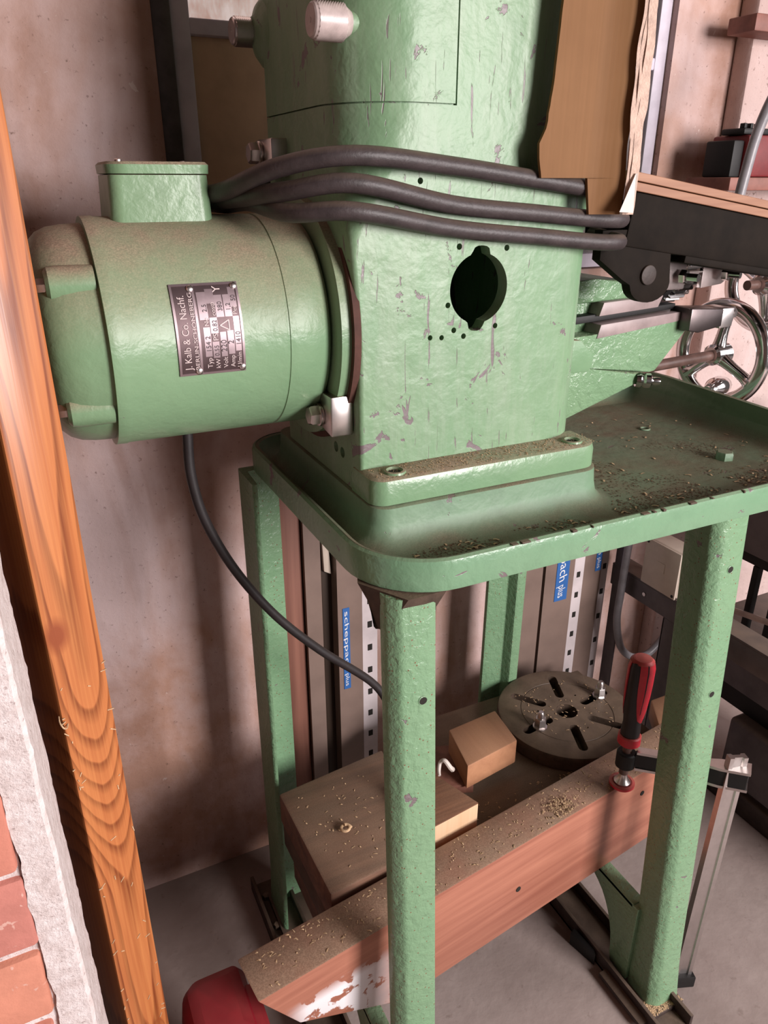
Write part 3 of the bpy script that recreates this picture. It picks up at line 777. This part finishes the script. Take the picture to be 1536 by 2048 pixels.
# feed shaft and handwheels
MB().cyl((.806, .855, .936), (1.035, .866, .9420), .0085, 20).build('feed_shaft', 'shaft', mc)
MB().lathe([(0, .014), (.012, .014), (.016, .010)], (.800, .855, .936), (1, .04, 0), 24).build('shaft_collar', 'shaft', mc)
def handwheel(c, Rw, spokes, handle, axis=(1, .06, 0)):
    o = MB().torus(c, axis, Rw, .0120, 64, 16, ry=.0100).build('handwheel', 'chrome', mc)
    ax = Vector(axis).normalized(); u = Vector((0, 0, 1)); v = ax.cross(u).normalized(); c = Vector(c)
    MB().lathe([(-.026, .013), (-.022, .017), (.008, .018), (.012, .013)], c, ax, 28).build('hub', 'chrome', o)
    for a in spokes:
        d = v * math.cos(a) + u * math.sin(a)
        MB().tube([c + d * .012 - ax * .008, c + d * Rw * .4 - ax * .005, c + d * Rw * .75, c + d * (Rw - .004)], lambda t: .0120 - .0035 * math.sin(PI * t) , 12, 5).build('spoke', 'chrome', o)
    if handle is not None:
        d = v * math.cos(handle) + u * math.sin(handle)
        MB().lathe([(0, .007), (.006, .007), (.010, .010), (.025, .0170), (.042, .0180), (.060, .0135), (.070, .004)], c + d * Rw * .80 - ax * .012, ax - v * .2, 24).build('crank_handle', 'chrome', o)
    return o
lab(handwheel((1.035, .866, .9420), .077, (PI / 2, PI * 1.2, PI * 1.83), PI * 1.47), 'large polished handwheel with egg-shaped crank handle')
lab(handwheel((1.14, .885, 1.045), .070, (PI * .2, PI * .87, PI * 1.53), None), 'second polished handwheel, higher and partly out of frame')
MB().cyl((1.09, .885, 1.045), (1.14, .885, 1.045), .008, 16).build('feed_shaft', 'shaft', mc)
MB().lathe([(0, .0095), (.006, .0105), (.010, .008), (.013, .0105), (.020, .0105), (.024, .0055), (.028, .006), (.034, .005)], (.783, .792, .9420), (.85, -.5, -.05), 18).build('grease_nipple', 'chrome', mc)

# ------------------------------------------------------------------ plywood sheets on the table
for k, (dz, lb) in enumerate(((0, 'lower of the two plywood sheets lying on the dark tilted table'), (.0105, 'upper of the two plywood sheets lying on the dark tilted table'))):
    b = MB().box((.637, .699 + .002 * k, 1.1775 + dz), (1.04, .86, 1.1865 + dz), .0006, 1, T, pv).build('plywood_sheet', 'ply')
    tag(b, lb, 'plywood sheet', 'plywood sheets on the machine table')

# ------------------------------------------------------------------ cables
def cable_loop():
    pts = []
    lv = [(1.188, 1.212, 1.2215, 1.2125, 1.191), (1.1815, 1.192, 1.1990, 1.1790, 1.1625), (1.178, 1.1740, 1.1755, 1.1575, 1.1395)]
    for i, (a, b, c, d, e) in enumerate(lv):
        s = .006 * i
        pts += [(.196 + .012 * i, .840, a), (.205 + .012 * i, .775, a + .004), (.238 + .004 * i, .706, b), (.296, .6685, c), (.40, .6725, d + .001), (.50, .6725, (d + e) / 2), (.570, .671, e + .002), (.607, .6725, e), (.628, .692, e), (.632, .74, e + .004)]
        if i < 2:
            n_ = lv[i + 1]
            pts += [(.628, .82, e + .01), (.620, .93, e + .015), (.54, .965, e + .02), (.40, .968, e + .02), (.285, .958, n_[0] + .012), (.215, .90, n_[0] + .004)]
    return pts
cb = MB().tube(cable_loop(), .0086, 16, 8).build('power_cable', 'rubber')
tag(cb, 'thick black rubber cable looped three times around the green column', 'cable')
mcab = MB().tube([(.150, .80, .958), (.1495, .80, .9466), (.1485, .80, .90), (.1587, .80, .8428), (.1882, .80, .7706), (.2341, .80, .695), (.2929, .80, .6245), (.3741, .80, .5408), (.400, .78, .48), (.420, .74, .42), (.418, .722, .390), (.412, .712, .376)], .0058, 14, 8).build('motor_cable', 'rubber_dark')
tag(mcab, 'thinner black cable hanging in a curve from under the motor', 'cable')

# ------------------------------------------------------------------ cardboard
cd = thing('cardboard_sheet', 'torn brown corrugated cardboard hanging in front of the column', 'cardboard', (.54, .650, 1.17))
def cpt(x, z, h=0.):
    y = .6595 - .014 * smooth(.55, .60, x)
    return (x, y + h, z)
mb = MB()
xs0 = []
zl = sorted({round(1.1692 + i * .0065, 4) for i in range(55)})
def left(z):
    P_ = [(1.1692, .5558), (1.2035, .5498), (1.2036, .4923), (1.225, .4876), (1.238, .4876), (1.245, .4939), (1.289, .4990), (1.350, .5022), (1.53, .512)]
    if z < 1.2036: return .5558 + (.5498 - .5558) * (z - 1.1692) / .0343
    for (a, xa), (b, xb) in zip(P_[2:], P_[3:]):
        if a <= z <= b: return xa + (xb - xa) * (z - a) / (b - a)
    return .512
zl = [z for z in zl if z < 1.2020] + [1.2035, 1.2036] + [z for z in zl if z > 1.2040]
rings = []
for z in zl:
    x0 = left(z) + (.0009 * mnoise.noise(Vector((z * 160, 0, 1))) if z > 1.2036 else 0)
    rr = .588 + .0035 * mnoise.noise(Vector((z * 28, 2, 1)))
    n_ = 16
    f_ = [cpt(x0 + (rr - x0) * i / n_, z) for i in range(n_ + 1)]
    bk = [cpt(x0 + (rr - x0) * i / n_, z, .0035) for i in range(n_ + 1)][::-1]
    rings.append(f_ + bk)
mb.loft(rings); mb.build('sheet', 'card', cd)
for k in range(3):
    mb = MB(); rings = []
    for z in zl:
        base = .5865 + .0028 * k + .0032 * mnoise.noise(Vector((z * 24, 3 + k, 1))) + .007 * smooth(1.24, 1.17, z) * (k == 0)
        y0 = .6415 - .0015 * k + .002 * mnoise.noise(Vector((z * 30, 7 + k, 2)))
        w = .0040 + .0018 * mnoise.noise(Vector((z * 50, 11 + k, 5)))
        rings.append([(base - .0042, y0 + .0014, z), (base + w, y0 - .0010, z), (base + w + .002, y0 + .0016, z), (base - .0025, y0 + .0034, z)])
    mb.loft(rings); o = mb.build('torn_layer', 'card_edge', cd)
fl = MB().loft([[(.592, .6365, 1.208), (.5935, .6355, 1.208), (.5940, .637, 1.208)], [(.574, .634, 1.172), (.591, .6325, 1.171), (.592, .637, 1.171)]])
lab(fl.build('torn_flap', 'paper', cd), 'pale torn paper corner')

# ------------------------------------------------------------------ lower shelf and what lies on it
sh = MB().prism([(.242, .655), (.905, .655), (.905, .965), (.470, .965), (.425, .868), (.238, .848)], .250, .295, 2, .003).build('shelf_board', 'board_dark')
tag(sh, 'dark dusty shelf board lying between the legs of the green stand', 'shelf board')
ub = MB().box((.248, .665, .181), (.88, .84, .2495), .003).build('bearer_board', 'slab')
tag(ub, 'thick brown bearer board beneath the dusty shelf board', 'board')
sl = MB().prism([(.240, .6535), (.388, .668), (.420, .872), (.236, .852)], .2955, .350, 2, .004).build('wood_slab', 'slab')
tag(sl, 'thick dusty slab of old wood on the left end of the lower shelf', 'wooden slab')
pb = thing('pine_block', 'pale sawn block with reddish brown top behind the near green leg', 'wooden block', (.41, .685, .2955))
MB().prism([(.398, .6765), (.4875, .688), (.458, .767), (.392, .76)], .2957, .368, 2, .001).build('block_body', 'pale', pb)
MB().prism([(.398, .6765), (.4875, .688), (.458, .767), (.392, .76)], .3681, .3700, 2, .0006).build('block_top', 'block_red', pb)
sb_ = MB().prism([(.519, .768), (.6245, .784), (.634, .864), (.536, .855)], .3125, .360, 2, .0025).build('wooden_block', 'block')
tag(sb_, 'small light brown rectangular block beside the slotted faceplate', 'wooden block')
sc_ = MB().prism([(.462, .80), (.535, .772), (.575, .86), (.50, .885)], .2955, .3122, 2, .001).build('board_offcut', 'strip')
tag(sc_, 'thin reddish-brown board offcut under the small light brown block', 'board')
pc = MB().tube([(.487, .762, .3715), (.480, .757, .382), (.474, .764, .392), (.470, .770, .385), (.465, .765, .376), (.462, .758, .3725)], lambda t: .0042 - .002 * t, 8, 6).build('paper_curl', 'paper')
tag(pc, 'crumpled whitish curl of paper on top of the pale sawn block', 'paper')

# faceplate with slots
fp = thing('lathe_faceplate', 'round dusty cast-iron faceplate with radial slots on the shelf', 'faceplate', (.776, .842, .2955))
body = MB().lathe([(0, .121), (.003, .124), (.024, .124), (.028, .1225), (.0290, .120), (.0290, .0835), (.0282, .083), (.0282, .0815), (.0290, .081), (.0290, 0)], (.776, .842, .2957), (0, 0, 1), 96)
disc = body.build('plate', 'iron', fp)
cut = MB().cyl((.776, .842, .30), (.776, .842, .34), .0195, 32)
for k in range(6):
    a = math.radians(8 + 60 * k); d = Vector((math.cos(a), math.sin(a), 0)); p_ = Vector((-d.y, d.x, 0)); c = Vector((.776, .842, 0))
    r0, r1, w = .046, .096, .0082
    po = [(c + d * (r0 if q < 0 else r1) + d * 0 + p_ * w * s_) for q, s_ in ((-1, -1), (1, -1))]
    pts = [c + d * r1 + (p_ * -math.cos(t) + d * math.sin(t)) * w for t in [i / 8 * PI for i in range(9)]] + [c + d * r0 + (p_ * math.cos(t) - d * math.sin(t)) * w for t in [i / 8 * PI for i in range(9)]]
    cut.prism([(v.x, v.y) for v in pts], .30, .34, 2)
    if k % 2 == 0:
        hh = c + (d + p_ * .5).normalized() * .052
        cut.cyl((hh.x, hh.y, .31), (hh.x, hh.y, .34), .0022, 10)
co_ = cut.build('cut', 'void', fp); boolean(disc, co_)
def stud(x, y, rx):
    o = MB().lathe([(-.012, .005), (.0, .005), (.0002, .0125), (.003, .0125), (.0032, .0062), (.030, .006), (.033, .004)], (x, y, .3248), (0, 0, 1), 20).build('stud', 'zinc', fp)
    MB().hexa((x, y, .328), (0, 0, 1), .0108, .017).build('nut', 'zinc', o)
stud(.7057, .8273, 0); stud(.8575, .850, 0)

# beam
bang = math.radians(7.4)
bmth = thing('wooden_beam', 'long reddish mahogany beam on edge clamped along the lower shelf', 'beam', (.114, .5625, .180), (0, 0, bang))
MB().prism([(0, .166), (.790, .166), (.790, 0), (.20, 0), (.05, .085)], 0, .062, 1, .0025).build('beam_body', 'beam', bmth, local=True)
for x, z in ((.405, .078), (.668, .120)):
    MB().lathe([(0, .0045), (.0022, .0045)], (x, -.0008, z), (.0, 1, .0), 12).build('screw_hole', 'void', bmth, local=True)
# board lying behind, right
rb = MB().prism([(.86, .690), (.985, .700), (.992, .708), (.992, .79), (.925, .79)], .2957, .335, 2, .003).build('board_offcut', 'block')
tag(rb, 'light brown dusty board end sticking out at right behind the clamp', 'board')

# bar clamp
cl = thing('bar_clamp', 'bar clamp with red and black grip holding the beam to the shelf', 'clamp', (.722, .640, .3475))
px, py = .720, .642
MB().lathe([(0, .0165), (.003, .0190), (.007, .0192), (.008, .0150), (.006, .0125)], (px, py, .3468), (0, 0, 1), 32).build('pad_ring', 'red_grip', cl)
MB().lathe([(0, .012), (.006, .0125), (.011, .0085), (.018, .006), (.03, .0055)], (px, py, .3498), (0, 0, 1), 28).build('swivel_foot', 'zinc', cl)
MB().cyl((px, py, .371), (px, py, .447), .0070, 20).build('spindle', 'shaft', cl)
MB().lathe([(0, .0125), (.002, .0145), (.026, .0145), (.028, .0125)], (px, py, .3850), (0, 0, 1), 28).build('spindle_collar', 'black', cl)
hl = Vector((.018, .004, 1)).normalized()
MB().lathe([(0, .0150), (.002, .0168), (.015, .0168), (.017, .0150)], (px, py, .4290), hl, 32).build('grip_ring', 'red_grip', cl)
gp = MB(); rings = []
ux = hl.orthogonal().normalized(); vx = hl.cross(ux)
fd = Vector((.22, -1, 0)); INL = math.degrees(math.atan2(fd.dot(vx), fd.dot(ux))); GA = (INL, INL + 180)
for h, r_ in ((.0, .0135), (.006, .0140), (.022, .0128), (.032, .0138), (.048, .0160), (.070, .0176), (.092, .0184), (.120, .0184), (.130, .0165), (.134, .0105), (.135, .001)):
    rings.append([Vector((px, py, .4460)) + hl * h + (ux * math.cos(2 * PI * i / 36) + vx * math.sin(2 * PI * i / 36)) * r_ * (1 - .05 * math.cos(6 * 2 * PI * i / 36) * smooth(.03, .05, h)) for i in range(36)])
gp.loft(rings); gp.build('grip', 'rubber_dark', cl)
for a0 in GA:      # red inlays of the grip
    mb = MB(); rings = []
    for h, r_, w in ((.028, .0140, 8), (.034, .0148, 34), (.048, .0167, 46), (.070, .0184, 56), (.092, .0192, 60), (.120, .0192, 62), (.130, .0172, 64), (.1345, .0112, 66)):
        rings.append([Vector((px, py, .4460)) + hl * h + (ux * math.cos(t) + vx * math.sin(t)) * rr for rr, ts in ((r_, 1), (r_ * .9, -1)) for t in [math.radians(a0 + ts * w * q / 4) for q in range(-4, 5)]])
    mb.loft(rings); mb.build('grip_inlay', 'red_grip', cl)
MB().lathe([(0, .0172), (.0045, .013), (.0065, .001)], Vector((px, py, .4460)) + hl * .1295, hl, 32).build('grip_cap', 'red_grip', cl)
ad = Vector((.092, -.118, .024)); a0 = Vector((px, py, .4015)); an = Vector((ad.y, -ad.x, 0)).normalized()
mb = MB(); rings = []
for t, hh, ww in ((.08, .012, .006), (.25, .013, .0055), (.7, .0145, .0055), (.86, .0150, .010), (1.10, .0150, .0105)):
    c = a0 + ad * t
    rings.append([c + an * ww * sx + Vector((0, 0, hh * sz)) for sx, sz in ((-1, -1), (1, -1), (1, 1), (-1, 1))])
mb.loft(rings)
bmesh.ops.bevel(mb.bm, geom=list(mb.bm.edges), offset=.0015, segments=1, affect='EDGES', profile=.5)
mb.build('fixed_arm', 'black', cl)
mb = MB()
for sz in (-1, 1):
    rings = []
    for t, ww in ((.10, .0068), (.7, .0068), (.86, .0112), (1.11, .0118)):
        c = a0 + ad * t + Vector((0, 0, sz * .0150))
        rings.append([c + an * ww * sx + Vector((0, 0, .0022 * q)) for sx, q in ((-1, -1), (1, -1), (1, 1), (-1, 1))])
    mb.loft(rings)
mb.build('arm_flange', 'zinc', cl)
bt = a0 + ad * .97; bb = Vector((.786, .518, .030))
dv = (bb - bt).normalized()
xa = Vector((1, -.35, 0)).normalized(); xa = (xa - dv * xa.dot(dv)).normalized(); ya = dv.cross(xa)
top = bt - dv * .034
mb = MB(); mb.loft([[top + (bb - top) * t + xa * .0135 * p + ya * .0055 * q for p, q in ((-1, -1), (-.55, -1), (-.45, -.55), (.45, -.55), (.55, -1), (1, -1), (1, 1), (.55, 1), (.45, .55), (-.45, .55), (-.55, 1), (-1, 1))] for t in (0, .5, 1)])
mb.build('bar', 'zinc', cl)
mb = MB(); mb.loft([[bb + dv * h + xa * .0185 * k * p + ya * .011 * k * q for p, q in ((-1, -1), (1, -1), (1, 1), (-1, 1))] for h, k in ((-.003, .95), (-.001, 1), (.018, 1), (.020, .93))])
mb.build('end_cap', 'black', cl)

# ------------------------------------------------------------------ rails leaning on the back wall
def rail(name, label, x0, x1, y0, y1, h, tilt, mat, holes=None, text_=None, group='machine extension rails against the back wall'):
    t = thing('extension_rail', label, 'rail', ((x0 + x1) / 2, 1.0, 0), group=group)
    mb = MB(); w = x1 - x0
    ob = MB().prism([(x0, y0), (x1, y0), (x1, y1), (x1 - .003, y1), (x1 - .003, y0 + .003), (x0 + .003, y0 + .003), (x0 + .003, y1), (x0, y1)], 0.001, h, 2).build('channel', mat, t)
    if holes:
        hx0, hx1, hz = holes
        MB().box((hx0, y0 + .002, .001), (hx1, y0 + .006, h), .0005, 1).build('hole_flange', 'alu_lit', t)
        hx = (hx0 + hx1) / 2
        for k in range(int(h / hz)):
            z = .05 + k * hz
            MB().box((hx - .0045, y0 + .0012, z - .0065), (hx + .0045, y0 + .0025, z + .0065), .0012, 1).build('square_hole', 'void', t)
    if text_:
        lx0, lx1, z1, z0 = text_
        MB().box((lx0, y0 - .0012, z0), (lx1, y0 + .0005, z1), .0004, 1).build('label_sticker', 'blue', t)
        tb_ = MB(); k = lx1 - lx0
        add_text(tb_, 'scheppach', k * .86, lambda a, b: (lx0 + k * .25 + b, y0 - .0016, z1 - .006 - a + b * .25), (z1 - z0) * .72)
        add_text(tb_, 'plus', k * .8, lambda a, b: (lx0 + k * .25 + b, y0 - .0016, z1 - (z1 - z0) * .80 - a + b * .25), (z1 - z0) * .16)
        tb_.build('label_lettering', 'white_print', t, 0, weld=False)
    return t
bs = MB().box((.322, 1.045, 0), (.357, 1.07, .82), .002).build('wooden_batten', 'strip')
tag(bs, 'reddish brown wooden batten upright on the back wall beside rear left leg', 'batten')
rail('r', 'plain brown rail behind the near-left legs, next to the batten', .358, .386, 1.035, 1.07, .82, 0, 'aluminium')
hk = MB().box((.393, 1.055, 0), (.414, 1.07, .80), .002).build('rail_gap_shade', 'dark_plank'); tag(hk, 'upright strip painted dark as shade in the gap between the two left rails', 'strip')  # dark strip added to paint the shade between the rails
hd = MB().prism([(.396, .600), (.409, .592), (.404, .668), (.400, .676), (.393, .672)], 1.046, 1.0545, 1, .0015).build('cream_handle', 'beige'); tag(hd, 'small cream plastic lever in the dark gap between left rails', 'lever')
rail('r', 'rail with full blue label and bright square-holed flange, left of the near leg', .412, .458, 1.030, 1.07, .80, 0, 'aluminium', (.4582, .488, .0482), (.4205, .4335, .5300, .362))
rail('r', 'plain pale brown rail immediately right of the rear right leg', .792, .846, 1.03, 1.07, .80, 0, 'aluminium')
rail('r', 'rail with blue label and square holes behind the faceplate', .853, .925, 1.03, 1.07, .80, 0, 'aluminium', (.9252, .952, .047), (.880, .911, .600, .425))
rail('r', 'rightmost rail with blue label beside the grey hanging hose', .9535, 1.005, 1.04, 1.07, .80, 0, 'aluminium', (1.0052, 1.0250, .060), (.988, 1.003, .62, .465))

# ------------------------------------------------------------------ grey steel rack with junction box at right
rk = thing('steel_rack', 'grey angle-steel rack with drawers standing at right behind the stand', 'rack', (1.03, .9, 0))
MB().box((1.030, .52, .4735), (1.075, 1.035, .4785), .001).box((1.030, .52, .430), (1.0345, 1.035, .4735), .001).build('side_rail', 'grey_steel', rk)
MB().box((1.030, .845, 0), (1.0345, .885, .4300), .001).box((1.030, .881, 0), (1.068, .8855, .4300), .001).build('post', 'grey_steel', rk)
MB().box((1.0305, 1.000, 0), (1.035, 1.030, .70), .001).build('post', 'grey_steel', rk)
MB().cyl((1.0285, .940, .452), (1.031, .940, .452), .004, 12).build('rail_bolt', 'zinc', rk)
XP = 1.17
MB().box((XP, .45, .558), (XP + .25, .90, .80), .004).build('top_panel', 'grey_steel', rk)
MB().box((XP, .40, .270), (XP + .25, .91, .390), .004).build('drawer', 'grey_steel', rk)
MB().box((XP, .40, .06), (XP + .26, .80, .206), .012, 3).build('lower_cover', 'grey_steel', rk)
MB().box((XP + .0, .40, .0), (XP + .02, .95, .05), .003).build('bottom_rail', 'skid', rk)
MB().box((XP + .01, .45, .535), (XP + .2, .872, .557), .003).build('underside_shade', 'black', rk)  # black slab colours in the shade of the opening under the top panel
MB().box((XP + .01, .815, .391), (XP + .025, .828, .535), .002).build('black_strut', 'black', rk)
MB().box((XP + .01, .765, .391), (XP + .025, .780, .535), .002).build('black_strut', 'black', rk)
MB().box((XP + .03, .41, .207), (XP + .2, .90, .269), .002).build('black_bin', 'black', rk)
pp_ = MB().cyl((1.165, .99, .405), (1.165, .70, .462), .0060, 14).build('white_pipe', 'pink_pipe', rk)
jb = thing('junction_box', 'beige square electrical junction box above the grey rack rail', 'junction box', (1.03, .90, .479))
MB().box((1.028, .862, .4796), (1.075, .950, .575), .006, 3).build('box_body', 'beige', jb)
MB().box((1.0235, .862, .4796), (1.0275, .950, .575), .003, 2).box((1.0225, .895, .520), (1.0236, .915, .540), .0004, 1).build('box_cover', 'beige', jb)
for y, z in ((.868, .486), (.944, .569)): MB().cyl((1.0228, y, z), (1.0238, y, z), .003, 12).build('cover_screw', 'black', jb)
hs = MB().tube([(1.02, .985, .70), (1.0180, .985, .60), (1.0150, .985, .53), (1.0130, .985, .44), (1.0135, .985, .37), (1.035, .985, .30), (1.075, .985, .262), (1.12, .985, .258), (1.16, .985, .29)], .0078, 14, 8).build('grey_hose', 'conduit')
tag(hs, 'grey cable hose hanging in a loop in front of the steel rack', 'cable')

# ------------------------------------------------------------------ upper right: wall shelves, red case, conduit
s1 = MB().box((1.128, .99, 1.418), (1.75, 1.0448, 1.442), .002).build('wall_shelf', 'red_shelf'); tag(s1, 'upper red-brown plank shelf at top right of the wall', 'shelf')
s2 = MB().box((1.085, .95, 1.187), (1.75, 1.0448, 1.207), .002).build('wall_shelf', 'red_shelf'); tag(s2, 'lower red-brown plank shelf carrying the red case', 'shelf')
rc = thing('red_case', 'dark red box on the lower wall shelf behind the grey pipe', 'case', (1.15, .99, 1.207))
MB().box((1.118, .955, 1.2072), (1.33, 1.03, 1.270), .004).build('case_body', 'red_case', rc)
MB().box((1.094, .962, 1.2072), (1.1175, 1.02, 1.262), .003).build('case_side', 'black', rc)
bl = MB().box((1.112, .962, 1.2705), (1.20, 1.01, 1.280), .003)
for x in (1.114, 1.128, 1.145): bl.box((x, .965, 1.2795), (x + .006, .975, 1.287), .001)
bl = bl.build('black_rack', 'black'); tag(bl, 'black toothed tool rack lying on top of the red case', 'tool rack')
gp_ = MB().tube([(1.050, .90, 1.150), (1.0532, .90, 1.1778), (1.0577, .90, 1.2099), (1.0659, .90, 1.2586), (1.0813, .90, 1.3029), (1.105, .90, 1.345), (1.14, .90, 1.39)], .0080, 16, 8).build('grey_conduit', 'conduit'); tag(gp_, 'grey curved pipe rising above the plywood sheets at right', 'pipe')

# ------------------------------------------------------------------ red plastic tool case at bottom left
rd = thing('red_canister', 'dark red ribbed plastic canister on the floor in front of the beam', 'canister', (.08, .60, 0))
rc_ = []
for z, o in ((0.001, .006), (.006, 0), (.20, .0), (.235, .004), (.250, .012), (.256, .024)):
    rc_.append(rrect(.036, .128, .585, .70, (.024, .018, .02, .03), z, o, 6))
MB().loft(rc_).build('canister_body', 'red', rd)
for z in (.226, .200, .174, .145):
    MB().loft([rrect(.078, .1335, .5800, .66, (.012,) * 4, z + h, o, 6) for h, o in ((0, .005), (.002, .001), (.016, 0), (.019, .005))]).build('rib', 'red', rd)
# loose wedge near rear left foot
bw = MB().prism([(.672, .655), (.684, .660), (.689, .615), (.684, .605)], .0, .026, 2, .001).build('black_wedge', 'black'); tag(bw, 'small black wedge lying against the right-hand skid on the floor', 'wedge')
wd = MB().box((.225, .815, .031), (.25, .84, .047), .001, 1, Matrix.Rotation(.5, 3, 'Z')).build('wood_wedge', 'block'); tag(wd, 'small wooden wedge on the skid beneath the rear left foot', 'wedge')

# ------------------------------------------------------------------ shavings and sawdust
def scat(n, x0, x1, y0, y1, z, clump=0.):
    out = []
    while len(out) < n:
        x, y = random.uniform(x0, x1), random.uniform(y0, y1)
        if clump and mnoise.noise(Vector((x * 14, y * 14, 2.3))) < clump * random.uniform(.2, 1): continue
        out.append((x, y, z))
    return out
flakes('sawdust', 'shaving', scat(600, .31, .595, .648, .683, .9192), .0011, mc)
tag(flakes('wood_crumbs', 'shaving_dark', scat(2600, .33, .95, .578, .634, .8458, .1) + scat(900, .62, .95, .64, .78, .8458, .3), .0009), 'brown wood crumbs lying on the front strip of the green tray', 'crumbs')
tag(flakes('wood_shavings', 'shaving', scat(110, .33, .95, .578, .634, .8462, .1) + scat(60, .62, .96, .62, .9, .8462), .0024), 'pale wood shavings scattered on the green chip tray', 'shavings')
ca, sa = math.cos(bang), math.sin(bang)
bp = [(.114 + u * ca - v * sa, .5625 + u * sa + v * ca, .3463) for u, v, _ in scat(330, .02, .77, .004, .058, 0)]
bp += [(.114 + u * ca - v * sa, .5625 + u * sa + v * ca, .3463 + random.random() * .003) for u, v in [(random.gauss(.50, .014), min(.055, max(.006, random.gauss(.02, .010)))) for _ in range(220)]]
flakes('beam_shavings', 'shaving', bp, .0016); tag(bpy.data.objects['beam_shavings'], 'pale shavings heaped on the top edge of the mahogany beam', 'shavings')
tag(flakes('slab_shavings', 'shaving', scat(70, .25, .37, .68, .84, .3503) + scat(90, .50, .88, .70, .75, .2955) + scat(90, .70, .86, .78, .92, .3252), .0017), 'pale shavings scattered over slab, shelf board and faceplate', 'shavings')
mb = MB().tube([(.300 + .008 * math.cos(t) * (1 - t * .06), .742 + .008 * math.sin(t) * (1 - t * .06), .3535 + .0006 * t) for t in [i * .5 for i in range(17)]], .0022, 8, 2).build('curled_shaving', 'shaving'); tag(mb, 'single curled wood shaving on the dusty slab', 'shaving')
fs = flakes('foot_sawdust', 'shaving', scat(380, .70, .763, .492, .515, .0152) + scat(200, .735, .763, .50, .58, .0152), .0018); tag(fs, 'sawdust heaped on the foot plate of the front right leg', 'sawdust')

for o in bpy.data.objects:
    if '_w' in o: del o['_w']
